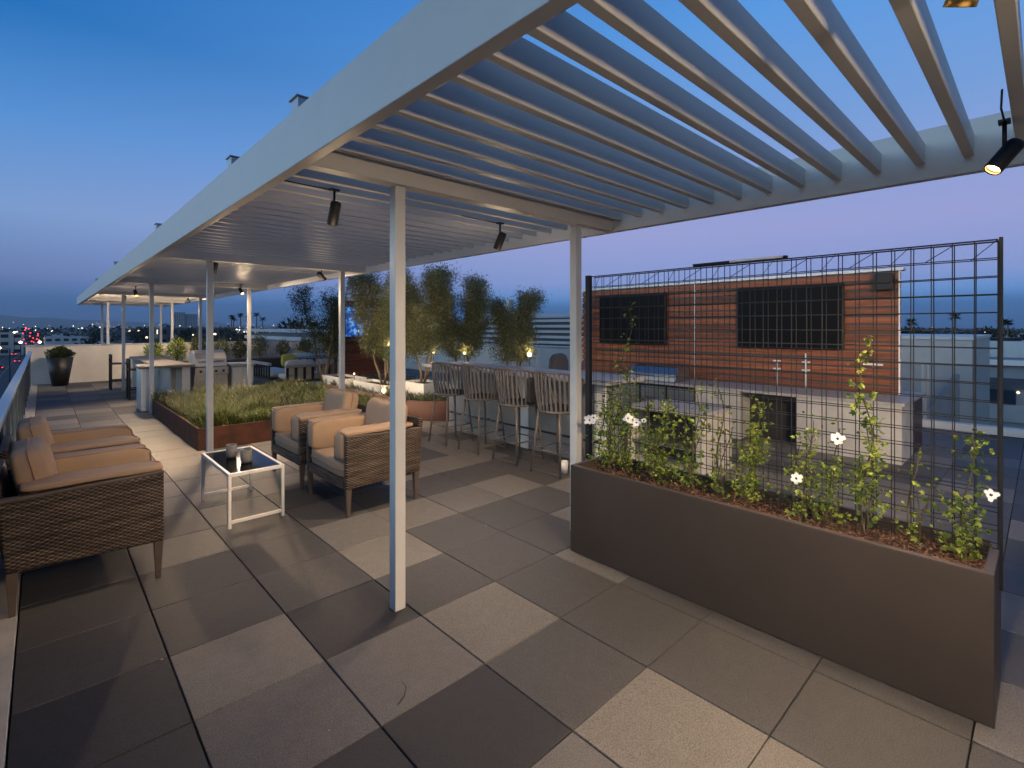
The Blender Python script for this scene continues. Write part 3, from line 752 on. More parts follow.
# ------------------------------------------------------------------ trees
def olive(x, y, z0, h, w, label, seed, dens=1.0, lm='olive', trunks=3, low=.25):
    rr = random.Random(seed); t = thing('olive_tree', label, 'tree', (x,y,z0), 0, None)
    tb = MB(); lf = MB()
    tips = []
    for s in range(trunks):
        a = 2*PI*s/trunks+rr.random(); q = Vector((x+.04*math.cos(a), y+.04*math.sin(a), z0)); pts = [q.copy()]
        n = 9; hh = h*rr.uniform(.75,.95)
        for k in range(n):
            q = q+Vector((math.cos(a)*w*.06+rr.gauss(0,.025), math.sin(a)*w*.06+rr.gauss(0,.025), hh/n)); pts.append(q.copy())
        tb.tube(pts, [.024*(1-.8*k/n)+.003 for k in range(n+1)], 7)
        for k in range(2, n+1):
            for _ in range(6):
                f = k/n
                if f < low: continue
                aa = rr.uniform(0,2*PI); L = w*rr.uniform(.22,.72)*(1-.5*abs(f-.5)*1.3)
                d = Vector((math.cos(aa), math.sin(aa), rr.uniform(.2,1.1))).normalized()
                e_ = pts[k]+d*L; mid = pts[k]+d*L*.5+Vector((0,0,-.02))
                tb.tube([pts[k], mid, e_], [.006,.004,.0015], 4); tips.append((pts[k], mid, e_))
    for (a, m_, e_) in tips:
        dd = rr.uniform(.3, 1.6)*dens
        for k in range(int(215*dd)):
            f = rr.random()**.7; b = a.lerp(e_, f)+Vector((rr.gauss(0,.065),rr.gauss(0,.065),rr.gauss(0,.08)))
            d = Vector((rr.gauss(0,1),rr.gauss(0,1),rr.gauss(.4,.8)))
            lf.leaf(b, d, (rr.gauss(0,1),rr.gauss(0,1),rr.gauss(0,1)), rr.uniform(.035,.07), rr.uniform(.011,.02))
    tb.build('trunk', M['bark'], t); lf.build('crown', M[lm], t)
    return t
olive(4.95,11.9,.3,2.45,.95,'sparse dark tree left of the wood slat screen, against the sky',31,.55,'darkleaf')
olive(5.22,9.5,.46,2.35,.85,'densest olive tree, just left of the near pergola post',32,.95)
olive(5.25,9.15,.46,2.3,.85,'olive tree directly behind the near pergola post',33,1.1)
olive(5.45,8.35,.54,2.30,.95,'tall olive tree in the white box right of the near pergola post',34,1.15)
olive(6.40,8.2,.54,2.15,.80,'narrow olive tree rising behind the left end of the bar',35,1.2)
olive(7.15,7.6,.42,1.85,.72,'rightmost and shortest olive tree above the bar',36,1.0)
olive(6.62,11.4,.3,2.1,.8,'dark tree behind the blue lit screen',37,.8,'darkleaf')

# globe lights among the trees
def globe(x,y,z,r,label,w,zb=0.3):
    t = thing('globe_light', label, 'lamp', (x,y,zb), 0, 'small globe lights among the olive trees')
    mb = MB(); mb.tube([(x,y,zb),(x,y,z-r)], .006, 6); mb.build('stake', M['black'], t)
    mb = MB(); mb.lathe([(.001,-r),(r*.7,-r*.7),(r,0),(r*.7,r*.7),(.001,r)], (x,y,z), 14); mb.build('globe', M['bulb'], t)
    ld = bpy.data.lights.new('globe_glow','POINT'); lo = bpy.data.objects.new('globe_glow', ld); COL.objects.link(lo)
    lo.location = (x-.02,y-.02,z+r+.03); ld.energy = w*.45; ld.color = (1,.70,.36); ld.shadow_soft_size = .04
globe(7.10,7.05,1.10,.05,'bright globe light at the right olive tree above the bar',9,.42)
globe(6.2,8.0,1.12,.025,'small amber globe light in the tree behind the left stools',7)
globe(5.62,8.25,1.15,.022,'small amber globe light in the tree beside the white box',7)
globe(4.80,8.72,.42,.05,'yellow glowing globe light low in the bed behind the armchair cushion',6,.292)
globe(5.0,8.9,1.3,.022,'little globe light high on the tree by the near post',6)
globe(5.0,10.4,.62,.02,'tiny globe light at the foot of the densest olive tree',5)

# ------------------------------------------------------------------ second slat screen with lit tv
def slatwall(label, axis, a0, a1, c, z0, z1, n, th=.025, wood=None, posts=(), cap=True, back=True):
    """horizontal board wall; axis 'Y': plane x=c runs along y"""
    loc = (c,(a0+a1)/2,z0) if axis == 'Y' else ((a0+a1)/2,c,z0)
    t = thing('slat_screen', label, 'screen', loc)
    def bx(mb, u0,u1,w0,w1,zz0,zz1):
        if axis == 'Y': mb.box(w0,w1,u0,u1,zz0,zz1)
        else: mb.box(u0,u1,w0,w1,zz0,zz1)
    P_ = (z1-z0)/n
    for k in range(n):
        mb = MB(); bx(mb, a0,a1,c-th,c,z0+k*P_+.006,z0+(k+1)*P_-.024); mb.build('board', wood, t, bevel=.003, bseg=1)
    for p_ in posts:
        mb = MB(); bx(mb, p_-.009,p_+.009,c-th-.008,c-th-.001,z0,z1); mb.build('batten', M['white_metal'], t)
    if back:
        mb = MB(); bx(mb, a0+.01,a1-.01,c+.003,c+.02,z0+.01,z1-.01); mb.build('backing_panel', M['backing'], t)
    if cap:
        mb = MB(); bx(mb, a0-.03,a1+.03,c-.04,c+.14,z1+.002,z1+.04); mb.build('cap_flashing', M['white_metal'], t, bevel=.004)
    return t
sw2 = slatwall('red-brown wood slat screen behind the trees, carrying the lit television','X',5.5,7.4,12.6,.35,2.36,17,wood=M['redwoodx'],posts=(5.6,7.3))
m, nt2, b = nodes_of('blue_picture')
tcx = N(nt2,'ShaderNodeTexCoord'); nz = N(nt2,'ShaderNodeTexNoise', i_Scale=7, i_Detail=3); nt2.links.new(tcx.outputs['Object'], nz.inputs[0])
rp = ramp(nt2, [(.34,(.01,.02,.15,1)),(.5,(.03,.18,.75,1)),(.62,(.2,.6,1,1)),(.7,(.35,.1,.6,1))]); nt2.links.new(nz.outputs[0], rp.inputs[0])
nt2.links.new(rp.outputs[0], b.inputs['Emission Color']); b.inputs['Emission Strength'].default_value = .9; b.inputs['Base Color'].default_value = (.01,.01,.01,1); b.inputs['Roughness'].default_value = .2
M['bluepic'] = m
t = thing('television', 'television showing a bright blue picture between the trees', 'television', (6.3,12.5,1.75))
mb = MB(); mb.box(5.75,6.75,12.49,12.56,1.38,2.2); mb.build('tv_body', M['black'], t, bevel=.006)
mb = MB(); mb.box(5.77,6.73,12.484,12.488,1.40,2.18); mb.build('tv_screen', M['bluepic'], t)

# ------------------------------------------------------------------ media wall and outdoor kitchen on the right
slatwall('long red-brown wood slat wall behind the trellis with two dark televisions','Y',1.30,6.65,8.3,.745,2.40,14,wood=M['redwood'],posts=(1.315,4.16))
for ya, yb, lab in ((1.93,3.40,'large dark television on the right half of the slat wall'),(4.68,6.15,'smaller looking dark television on the left half of the slat wall')):
    t = thing('television', lab, 'television', (8.2,(ya+yb)/2,1.8), 0, None)
    mb = MB(); mb.box(8.19,8.255,ya,yb,1.325,2.275); mb.build('tv_body', M['black'], t, bevel=.008)
    mb = MB(); mb.box(8.184,8.188,ya+.015,yb-.015,1.345,2.26); mb.build('tv_screen', M['screen'], t)
    mb = MB(); mb.box(8.256,8.273,ya+.4,yb-.4,1.6,2.0); mb.build('wall_mount', M['black'], t)
t = thing('speaker', 'black box speaker at the top right corner of the slat wall', 'speaker', (8.2,1.46,2.2))
mb = MB(); mb.box(8.10,8.25,1.37,1.56,2.14,2.36); mb.build('cabinet', M['black'], t, bevel=.008)
mb = MB(); mb.box(8.094,8.099,1.385,1.545,2.155,2.345); mb.build('grille', M['black'], t)
for y_, z_, lab in ((1.62,1.14,'short white hook below the right television'),):
    mb = MB(); mb.box(8.23,8.272,y_-.13,y_+.10,z_-.012,z_+.012)
    tag(mb.build('wall_bracket', M['white_metal'], loc=(8.25,y_,z_), bevel=.003), 'small white bar fixed on the slat wall near its right end', 'bracket')
for y_, lab in ((2.42,'taller pale conduit below the left edge of the right television'),(2.82,'pale conduit left of the taller one, below the right television')):
    mb = MB(); mb.tube([(8.24,y_,.75),(8.24,y_,1.26 if y_ < 2.6 else 1.1)], .012, 8); mb.box(8.228,8.272,y_-.05,y_+.05,1.0,1.02); mb.box(8.228,8.272,y_-.05,y_+.05,1.12,1.14)
    tag(mb.build('conduit', M['white_metal'], loc=(8.24,y_,.75)), lab, 'pipe')

t = thing('kitchen_counter', 'pale concrete outdoor counter below the wood slat wall', 'counter', (8, 3.2, 0))
kx = 7.45
mb = MB()
mb.box(kx-.03, 8.9, 1.13, 6.7, .70, .742); mb.build('counter_top', M['counter'], t, bevel=.006)
for ya, yb in ((1.16,2.30),(3.05,3.75),(5.3,6.65)):
    mb = MB(); mb.box(kx, 8.25, ya, yb, .003, .698); mb.build('base_panel', M['conc'], t, bevel=.006)
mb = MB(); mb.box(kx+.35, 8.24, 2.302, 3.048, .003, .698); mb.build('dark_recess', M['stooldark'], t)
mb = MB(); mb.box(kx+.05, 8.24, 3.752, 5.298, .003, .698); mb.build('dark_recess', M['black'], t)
for k in range(3):
    ya = 3.78+k*.5; mb = MB(); mb.box(kx+.03, kx+.049, ya, ya+.46, .06, .66); dd = mb.build('cabinet_door', M['steel'], t, bevel=.004)
    mb = MB(); mb.tube([(kx+.015,ya+.4,.3),(kx+.015,ya+.4,.55)], .006, 8); mb.build('door_handle', M['steel'], dd)
mb = MB(); mb.box(8.252, 8.898, 1.16, 1.2, .003, .698); mb.build('side_cladding', M['darkwood'], t)

t = thing('serving_cart', 'low pale serving counter with dark openings at the right end of the bar', 'counter', (5.5, 2.9, 0))
mb = MB(); mb.box(5.06,5.9,2.47,3.42,.69,.725); mb.build('top', M['counter'], t, bevel=.005)
mb = MB(); mb.box(5.1,5.87,2.5,2.56,.003,.689); mb.build('end_panel', M['conc'], t, bevel=.004)
mb = MB(); mb.box(5.1,5.87,3.36,3.41,.003,.689); mb.build('end_panel', M['conc'], t, bevel=.004)
mb = MB(); mb.box(5.5,5.84,2.565,3.355,.1,.66); mb.build('inner_box', M['stooldark'], t)
mb = MB(); mb.box(5.12,5.84,2.561,3.359,.30,.325); mb.build('shelf', M['steel'], t)
mb = MB(); mb.box(5.12,5.84,2.561,3.359,.04,.07); mb.build('shelf', M['conc'], t)

t = thing('gas_grill', 'low stainless grill hood in the counter behind the vine clump', 'grill', (7.6,4.5,.745))
mb = MB(); mb.prism([(0,0)],0,0) if False else None
pts = [(7.48,.745),(7.50,.86),(7.60,.97),(7.78,1.0),(7.95,.95),(8.0,.745)]
n = len(pts); mb.v = [(x,4.1,z) for x,z in pts]+[(x,5.0,z) for x,z in pts]
mb.face(list(range(n))); mb.face(list(range(2*n-1,n-1,-1)))
for i in range(n): mb.face([i,i+n,(i+1)%n+n,(i+1)%n])
mb.build('hood', M['steel'], t, bevel=.01)
mb = MB(); mb.tube([(7.45,4.2,.84),(7.45,4.9,.84)], .014, 8); mb.build('handle', M['steel'], t)

# ------------------------------------------------------------------ bar
t = thing('bar_counter', 'long grey bar counter behind the row of rope stools', 'bar', (4.95, 5.1, 0))
mb = MB(); mb.box(4.52,5.30,3.30,6.95,1.00,1.05); mb.build('bar_top', M['counter'], t, bevel=.006)
mb = MB(); mb.box(4.80,5.12,3.5,6.6,.003,.998); mb.build('bar_front', M['bardark'], t, bevel=.006)
mb = MB(); mb.box(4.785,4.798,4.78,5.02,.003,.995); mb.build('pale_panel', M['white_metal'], t, bevel=.002)  # white panel stands in for a lit patch on the bar front
mb = MB(); mb.box(4.785,4.798,3.5,3.66,.003,.995); mb.build('pale_panel', M['white_metal'], t, bevel=.002)
mb = MB(); mb.tube([(4.72,3.5,.30),(4.72,6.55,.30)], .014, 8)
for y in (3.6,4.6,5.6,6.5): mb.tube([(4.72,y,.30),(4.80,y,.30)], .008, 6)
mb.build('foot_rail', M['black'], t)

def make_stool(label):
    t = thing('bar_stool', label, 'stool', (0,0,0), 0, 'rope back bar stools in a row')
    # faces +x (towards the bar)
    for sx in (-1,1):
        for sy in (-1,1):
            mb = MB(); mb.tube([(sx*.24,sy*.21,.003),(sx*.17,sy*.15,.69)], [.011,.017], 8); mb.build('leg', M['stoolmetal'], t, False)
    mb = MB()
    def at(sx,sy,z): f = z/.69; return (sx*(.24-.07*f), sy*(.21-.06*f), z)
    for z in (.26,):
        for a,b_ in (((-1,-1),(-1,1)),((1,-1),(1,1)),((-1,-1),(1,-1)),((-1,1),(1,1))):
            mb.tube([at(*a,z),at(*b_,z)], .008, 6)
    mb.build('foot_rest', M['stoolmetal'], t, False)
    mb = MB()
    for a,b_ in (((-1,-1),(-1,1)),((1,-1),(1,1))): mb.tube([at(*a,.03),at(*b_,.03)], .006, 6)
    mb.build('floor_bar', M['stoolmetal'], t, False)
    mb = MB(); mb.lathe([(.001,.68),(.20,.68),(.225,.70),(.225,.72),(.20,.735),(.001,.735)], (0,0,0), 28); mb.build('seat', M['stooldark'], t, False)
    def arc(r, z, a0, n, dip=0):
        out = []
        for k in range(n+1):
            a = a0+(2*PI-2*a0)*k/n; f = abs(k/n-.5)*2
            out.append((r*math.cos(a)*1.0, r*math.sin(a)*1.02, z-dip*f**2.2))
        return out
    top = arc(.275,1.15,R(52),30,.12); bot = arc(.228,.71,R(30),30)
    mb = MB(); mb.tube(top, .0125, 8); mb.tube([top[0], (.19,.15,.72)], .011, 8); mb.tube([top[-1], (.19,-.15,.72)], .011, 8); mb.build('back_rim', M['stoolmetal'], t, False)
    mb = MB(); mb.tube(arc(.232,.70,R(0),32), .013, 8); mb.build('seat_ring', M['stoolmetal'], t, False)
    mb = MB(); T_ = arc(.275,1.15,R(52),46,.12); B_ = arc(.228,.705,R(36),46)
    for k in range(1,46):
        a = Vector(T_[k]); b_ = Vector(B_[k]); rad = Vector((a.x,a.y,0)).normalized(); tan = Vector((-rad.y,rad.x,0))
        if k % 2: continue
        w = .0115; q = len(mb.v)
        mid = a.lerp(b_,.5)+rad*.012
        for P_ in (a,mid,b_):
            for s1,s2 in ((-1,-1),(1,-1),(1,1),(-1,1)): mb.v.append(tuple(P_+tan*w*s1*1.05+rad*.004*s2))
        for L in (0,4):
            for i in range(4): mb.face([q+L+i,q+L+(i+1)%4,q+L+4+(i+1)%4,q+L+4+i])
    mb.build('rope_back', M['rope'], t, False)
    return t
s0 = make_stool('rope back bar stool farthest left in the row')
s0.location = (4.30, 5.86, 0)
for y, lab in ((5.22,'second rope back bar stool from the left'),(4.52,'third rope back stool, with the black bag on its right side'),(3.85,'rope back bar stool partly hidden by the right pergola post')):
    c = copy_tree(s0); c.location = (4.32, y-.03, 0); c['label'] = lab; c.rotation_euler = (0,0,R((y*37) % 9-4))
mb = MB(); pillow(mb, (4.36,4.24,.88), .13,.045,.16, puff=.45)
tag(mb.build('bag', M['stooldark'], loc=(4.36,4.24,.72)), 'black bag hanging between the third and fourth bar stools', 'bag')
# things beyond the bar
t = thing('lounge_chair', 'dark grey rounded chair back showing beyond the bar', 'chair', (8.6,7.6,0))
mb = MB(); pillow(mb,(8.6,7.6,.72),.28,.1,.33,puff=.7); mb.build('backrest', M['rope'], t); mb = MB(); pillow(mb,(8.6,7.3,.42),.3,.3,.08,puff=.4); mb.build('seat', M['stooldark'], t)
for sx in (-.2,.2):
    mb = MB(); mb.tube([(8.6+sx,7.25,.003),(8.6+sx,7.3,.36)],.014,6); mb.build('leg',M['black'],t)
    mb = MB(); mb.tube([(8.6+sx,7.62,.003),(8.6+sx,7.56,.42)],.014,6); mb.build('leg',M['black'],t)
t = thing('daybed', 'blue cloth covered daybed beyond the bar', 'daybed', (9.5,6.9,0))
mb = MB(); pillow(mb,(9.5,6.9,.55),.55,.75,.30,puff=.35); mb.build('mattress', M['bluefab'], t)
mb = MB(); mb.box(9.0,10.0,6.2,7.6,.12,.24); mb.build('frame', M['darkwood'], t)
for sx,sy in ((-.45,-.65),(.45,-.65),(-.45,.65),(.45,.65)):
    mb = MB(); mb.box(9.5+sx-.03,9.5+sx+.03,6.9+sy-.03,6.9+sy+.03,.003,.119); mb.build('leg', M['black'], t)
t = thing('side_stool', 'round brown wicker pouf beside the blue daybed', 'pouf', (9.3,5.9,0))
mb = MB(); mb.lathe([(.001,.003),(.24,.003),(.33,.3),(.34,.7),(.28,.85),(.001,.87)],(9.3,5.9,0),24); mb.build('pouf_body', M['legw'], t)
mb = MB(); mb.lathe([(.001,.871),(.12,.871),(.13,.90),(.001,.92)],(9.3,5.9,0),16); mb.build('tray', M['white_metal'], t)

# ------------------------------------------------------------------ far kitchen counter, grill, stools
t = thing('kitchen_counter', 'far outdoor table counter with white end legs and wood top', 'counter', (1.9, 13.3, 0))
mb = MB(); mb.box(1.36,2.3,12.0,12.75,.83,.88); mb.box(1.66,2.25,12.751,16.4,.83,.88); mb.build('counter_top', M['brownstone'], t, bevel=.005)
mb = MB(); mb.box(1.40,1.56,12.05,12.7,.003,.828); mb.build('end_leg', M['white_metal'], t, bevel=.004)
mb = MB(); mb.box(2.08,2.22,12.05,12.7,.003,.828); mb.build('end_leg', M['wall'], t, bevel=.004)
mb = MB(); mb.box(1.70,2.2,16.2,16.35,.003,.828); mb.build('end_leg', M['white_metal'], t, bevel=.004)
mb = MB(); mb.box(2.0,2.1,12.75,16.19,.05,.828); mb.build('back_panel', M['conc'], t)
t = thing('gas_grill', 'stainless steel barbecue grill with closed hood beside the far counter', 'grill', (2.8,12.4,0))
gx0_,gx1_ = 2.30,2.92
mb = MB(); mb.box(gx0_,gx1_,12.1,12.75,.05,.80); mb.build('cabinet', M['steel'], t, bevel=.008)
for a,b_ in ((gx0_+.04,gx0_+.38),(gx0_+.42,gx1_-.04)):
    mb = MB(); mb.box(a,b_,12.08,12.099,.10,.60); d_ = mb.build('cabinet_door', M['steel'], t, bevel=.004)
    mb = MB(); mb.tube([(a+.05,12.05,.52),(b_-.05,12.05,.52)],.008,6); mb.build('door_handle', M['steel'], d_)
mb = MB(); mb.box(gx0_,gx1_,12.02,12.098,.64,.80); mb.build('control_panel', M['steel'], t, bevel=.006)
for k in range(4):
    mb = MB(); x = gx0_+.10+.14*k; mb.tube([(x,12.018,.72),(x,11.985,.72)],.025,12); mb.build('knob', M['black'], t)
pts = [(12.10,.81),(12.12,.98),(12.22,1.10),(12.45,1.15),(12.68,1.08),(12.74,.81)]
mb = MB(); n = len(pts); mb.v = [(gx0_+.01,y,z) for y,z in pts]+[(gx1_-.01,y,z) for y,z in pts]
mb.face(list(range(n))[::-1]); mb.face(list(range(n,2*n)))
for i in range(n): mb.face([i,(i+1)%n,(i+1)%n+n,i+n])
mb.build('hood', M['steel'], t, bevel=.012)
mb = MB(); mb.tube([(gx0_+.08,12.06,.93),(gx1_-.08,12.06,.93)],.014,8); mb.build('handle', M['steel'], t)
t = thing('storage_cabinet', 'pale two-door cabinet right of the stainless barbecue', 'cabinet', (3.2,12.4,0))
mb = MB(); mb.box(3.0,3.44,12.1,12.75,.003,.80); mb.build('cabinet_body', M['conc'], t, bevel=.006)
for a in (3.01,3.23):
    mb = MB(); mb.box(a,a+.20,12.08,12.099,.06,.76); d_ = mb.build('door', M['wall'], t, bevel=.004)
    mb = MB(); mb.tube([(a+.17,12.06,.3),(a+.17,12.06,.55)],.006,6); mb.build('handle', M['steel'], d_)
mb = MB(); mb.box(2.97,3.47,12.06,12.8,.802,.84); mb.build('cabinet_top', M['counter'], t, bevel=.005)
def make_bstool(label):
    t = thing('bar_stool', label, 'stool', (0,0,0), 0, 'black metal bar stools at the far counter')
    for sx in (-1,1):
        for sy in (-1,1):
            mb = MB(); mb.box(sx*.19-.02,sx*.19+.02,sy*.19-.02,sy*.19+.02,.003,.92 if sx < 0 else .66); mb.build('leg', M['black'], t, False)
    mb = MB(); mb.box(-.21,.21,-.21,.21,.662,.70); mb.build('seat', M['black'], t, False, bevel=.006)
    mb = MB(); mb.box(-.205,-.175,-.168,.168,.82,.93); mb.build('backrest', M['black'], t, False)
    mb = MB(); mb.box(-.2,.2,-.205,-.185,.22,.25); mb.box(-.2,.2,.185,.205,.22,.25); mb.build('foot_rest', M['black'], t, False)
    return t
b0 = make_bstool('black bar stool at the near left side of the far counter'); b0.location = (1.62, 14.3, 0)
c = copy_tree(b0); c.location = (1.50, 16.9, 0); c['label'] = 'black bar stool farther back, nearer the parapet wall'

# tapered pot at the far wall
t = thing('tall_planter', 'tall tapered black planter with a round shrub at the parapet wall', 'planter', (.36,18.9,0))
mb = MB(); mb.lathe([(.001,.003),(.17,.003),(.29,.80),(.26,.80),(.24,.74),(.001,.74)],(.36,18.9,0),28); mb.build('pot', M['black'], t)
def bush(mb, c, r, n, rr, L=.05, flat=1):
    for k in range(n):
        v = Vector((rr.gauss(0,1),rr.gauss(0,1),rr.gauss(0,1))).normalized(); q = rr.uniform(.45,1)*(.8+.4*noise.noise(v*2+Vector(c)))
        p_ = Vector(c)+Vector((v.x*r*q,v.y*r*q,v.z*r*q*flat))
        mb.leaf(p_, v+Vector((rr.gauss(0,.6),rr.gauss(0,.6),rr.gauss(.3,.6))), (rr.gauss(0,1),rr.gauss(0,1),1), L*rr.uniform(.6,1.2), L*.4)
mb = MB(); bush(mb,(.36,18.9,.90),.31,3200,random.Random(4),.06,.75); mb.build('shrub', M['darkleaf'], t)

# troughs with shrubs along the far wall
rr = random.Random(17)
t = thing('trough_planter', 'long dark trough planter below the far parapet wall', 'planter', (5,19.2,0))
mb = MB(); mb.box(2.2,9.6,18.9,19.5,.003,.5); mb.build('trough', M['black'], t, bevel=.006)
mb = MB(); mb.box(2.23,9.57,18.93,19.47,.5002,.52); mb.build('soil', M['soil'], t)
labs = ['pale feathery shrub behind the left end of the far counter','bright green feathery shrub behind the far counter','thin yellowish shrub behind the grill hood','dark shrub right of the grill','grey-green shrub just left of the third right post','tall airy shrub right of the third right post','rounded shrub in the gap before the lit wall','dark upright oval shrub against the lit wall','dark shrub before the left tree']
for (x, rr_, hh, lm, lab) in zip((2.55,3.15,3.75,4.45,5.0,5.65,6.45,7.25,8.2),(.3,.36,.3,.3,.28,.34,.3,.3,.34),(.75,.85,.95,.8,.75,.95,.7,.8,.9),('vine','vine','grass','olive','darkleaf','olive','olive','darkleaf','darkleaf'),labs):
    o = thing('shrub', lab, 'shrub', (x,19.15,.52)); mb = MB()
    for k in range(26):
        a = rr.uniform(0,2*PI); q = rr.uniform(.1,.8)
        mb.tube([(x,19.15,.52),(x+math.cos(a)*rr_*q*.5,19.15+math.sin(a)*rr_*q*.5,.52+hh*.4),(x+math.cos(a)*rr_*q,19.15+math.sin(a)*rr_*q,.52+hh*rr.uniform(.6,.95))],[.006,.004,.002],3)
    mb.build('stem', M['stem'], o)
    mb = MB(); bush(mb,(x,19.15,.52+hh*.5),rr_,1100,rr,.07,hh*.5/rr_); mb.build('foliage', M[lm], o)

# lounge sofas beyond the grass
def slatsofa(x0,x1,y0,y1,label,side):
    t = thing('slatted_sofa', label, 'sofa', ((x0+x1)/2,(y0+y1)/2,0))
    mb = MB(); mb.box(x0,x1,y0,y1,.20,.26); mb.build('seat_frame', M['black'], t)
    mb = MB()
    if side == 'y': mb.box(x0-.02,x1+.02,y0-.05,y0+.04,.60,.67)
    else: mb.box(x0-.05,x0+.04,y0-.02,y1+.02,.60,.67)
    mb.build('top_rail', M['counter'], t, bevel=.006)
    n = int(((x1-x0) if side == 'y' else (y1-y0))/.22)
    for k in range(n+1):
        f = k/n; mb = MB()
        if side == 'y': x = x0+.03+(x1-x0-.06)*f; mb.box(x-.03,x+.03,y0-.03,y0+.01,.261,.599)
        else: y = y0+.03+(y1-y0-.06)*f; mb.box(x0-.03,x0+.01,y-.03,y+.03,.261,.599)
        mb.build('back_slat', M['black'], t)
    for x in (x0+.04,x1-.04):
        for y in (y0+.04,y1-.04):
            mb = MB(); mb.box(x-.03,x+.03,y-.03,y+.03,.003,.199); mb.build('leg', M['stoolmetal'], t)
    mb = MB(); pillow(mb,((x0+x1)/2,(y0+y1)/2+.05,.34),(x1-x0)/2-.04,(y1-y0)/2-.05,.08,puff=.25); mb.build('seat_cushion', M['wall'], t)
    if side == 'y':
        n = max(1,int((x1-x0)/.7)); 
        for k in range(n):
            cx = x0+(x1-x0)*(k+.5)/n; mb = MB(); pillow(mb,(cx,y0+.16,.58),(x1-x0)/n/2-.03,.09,.21,puff=.45); mb.build('back_cushion', M['wall'], t)
    return t
slatsofa(4.55,7.0,13.3,14.1,'slatted lounge sofa seen from behind beyond the grass planter','y')
slatsofa(4.50,5.3,14.4,16.4,'dark slatted sofa along the left side of the far lounge','x')
slatsofa(6.0,8.4,17.0,17.8,'pale cushioned sofa facing the lounge before the lit wall','y')
for x,y,lab in ((5.3,15.3,'yellow pillow on the left sofa of the lounge'),(6.3,17.2,'yellow pillow at the left of the pale sofa'),(7.4,17.2,'yellow pillow at the right of the pale sofa')):
    mb = MB(); pillow(mb,(x,y,.66),.2,.09,.2,puff=.55); tag(mb.build('pillow', M['yellow'], loc=(x,y,.5)), lab, 'pillow', 'yellow pillows in the lounge')
# lounge warm lamp
for (x,y,z,wt) in ((5.9,15.6,2.6,0),):
    pass

# ------------------------------------------------------------------ surroundings
rr = random.Random(99)
def building(name, x0,x1,y0,y1,z0,z1,label,m='bwall',group=None,floors=0,lit=0,roof='roofg',cat='building'):
    t = thing(name, label, cat, ((x0+x1)/2,(y0+y1)/2,z0), 0, group)
    mb = MB(); mb.box(x0,x1,y0,y1,z0,z1); mb.build('wall', M[m], t)
    mb = MB(); mb.box(x0+.25,x1-.25,y0+.25,y1-.25,z1+.002,z1+.08); mb.build('roof', M[roof], t)
    if floors:
        H = (z1-z0)/floors; far = math.hypot((x0+x1)/2, (y0+y1)/2) > 450 and cat == 'building' and name != 'office_tower'
        cnt = 0; rest_ = MB()
        for k in range(floors-1, -1, -1):
            za = z0+H*(k+.35); zb = z0+H*(k+.8)
            for (a0,a1,ax) in ((x0,x1,'y'),(y0,y1,'x')):
                n = max(1,int((a1-a0)/4)); w = (a1-a0)/n
                for q in range(n):
                    u0 = a0+w*q+w*.2; u1 = a0+w*q+w*.8
                    on = rr.random() < lit
                    if far and not on: continue
                    cnt += 1; mb = MB() if (on or cnt <= 98) else rest_
                    if ax == 'y': mb.box(u0,u1,y0-.06,y0-.003,za,zb)
                    else: mb.box(x0-.06,x0-.003,u0,u1,za,zb)
                    if mb is not rest_: mb.build('lit_window' if on else 'window', M['litwin' if on else 'band'], t)
        if rest_.v: tag(rest_.build('window', M['band'], t), kind='stuff')
    return t
# own building bulk below the terrace
mb = MB(); mb.box(-.42,10.9,-6,25.6,GZ,-1.201)
tag(mb.build('building_base', M['bwall']), 'lower floors of the building under the terrace', 'building')
# neighbouring white block on the right
t = thing('roof_block', 'large plain bluish white rooftop block beyond the right glass rail', 'building', (15,5,-6))
mb = MB(); mb.box(13.0,17.5,.95,9.5,-6,1.40); mb.build('wall', M['wall'], t)
mb = MB(); mb.box(12.97,17.53,.92,9.53,1.402,1.46); mb.build('coping', M['white_metal'], t)
t = thing('stair_parapet', 'sloping white stair wall in front of the rooftop block', 'wall', (11.7,1.6,-6))
mb = MB(); mb.hexa([(11.4,1.5,-6),(11.6,1.5,-6),(12.9,1.2,-6),(12.7,1.1,-6),(11.4,1.5,.05),(11.6,1.5,.05),(12.9,1.2,.75),(12.7,1.1,.75)]); mb.build('sloping_wall', M['conc'], t)
t = building('low_building',22,44,-14,3.2,GZ,.45,'long low pale banded building right of the white block','bwall')
for za,zb,mm in ((.46,.62,'white_metal'),(-.25,.05,'bdark'),(-1.3,-.75,'wall'),(-2.6,-1.6,'band'),(-4.2,-3.2,'wall')):
    mb = MB(); mb.box(21.85-(.1 if mm == 'white_metal' else 0),21.98,-14.1,3.3,za,zb); mb.build('facade_band', M[mm], t)
for k in range(5):
    y0_ = -9+k*2.4; mb = MB(); mb.box(21.80,21.845,y0_,y0_+1.2,-.74,-.3); mb.build('window', M['band'], t)
for k,(xx,yy) in enumerate(((26,1.0),(28,-3.0),(31,-7.5))):
    t = thing('roof_unit','metal air unit on the pale banded building','air unit',(xx,yy,.53),0,'air units on the banded roof')
    mb = MB(); mb.box(xx-.8,xx+.8,yy-.7,yy+.7,.535,1.15); mb.build('casing', M['rail'], t, bevel=.03)
    mb = MB(); mb.tube([(xx,yy,1.151),(xx,yy,1.25)],.45,16); mb.build('fan_hood', M['black'], t)
mb = MB(); mb.lathe([(.001,-.05),(.05,0),(.001,.05)],(21.7,.55,-.35),10)
tag(mb.build('wall_lamp', M['bulb'], loc=(21.7,.55,-.35)), 'small orange wall lamp on the pale banded building', 'lamp')
building('low_building',48,75,-40,-2,GZ,-1.6,'pale wide flat-roofed building farther right beyond the railing','wall',floors=3,lit=.03)
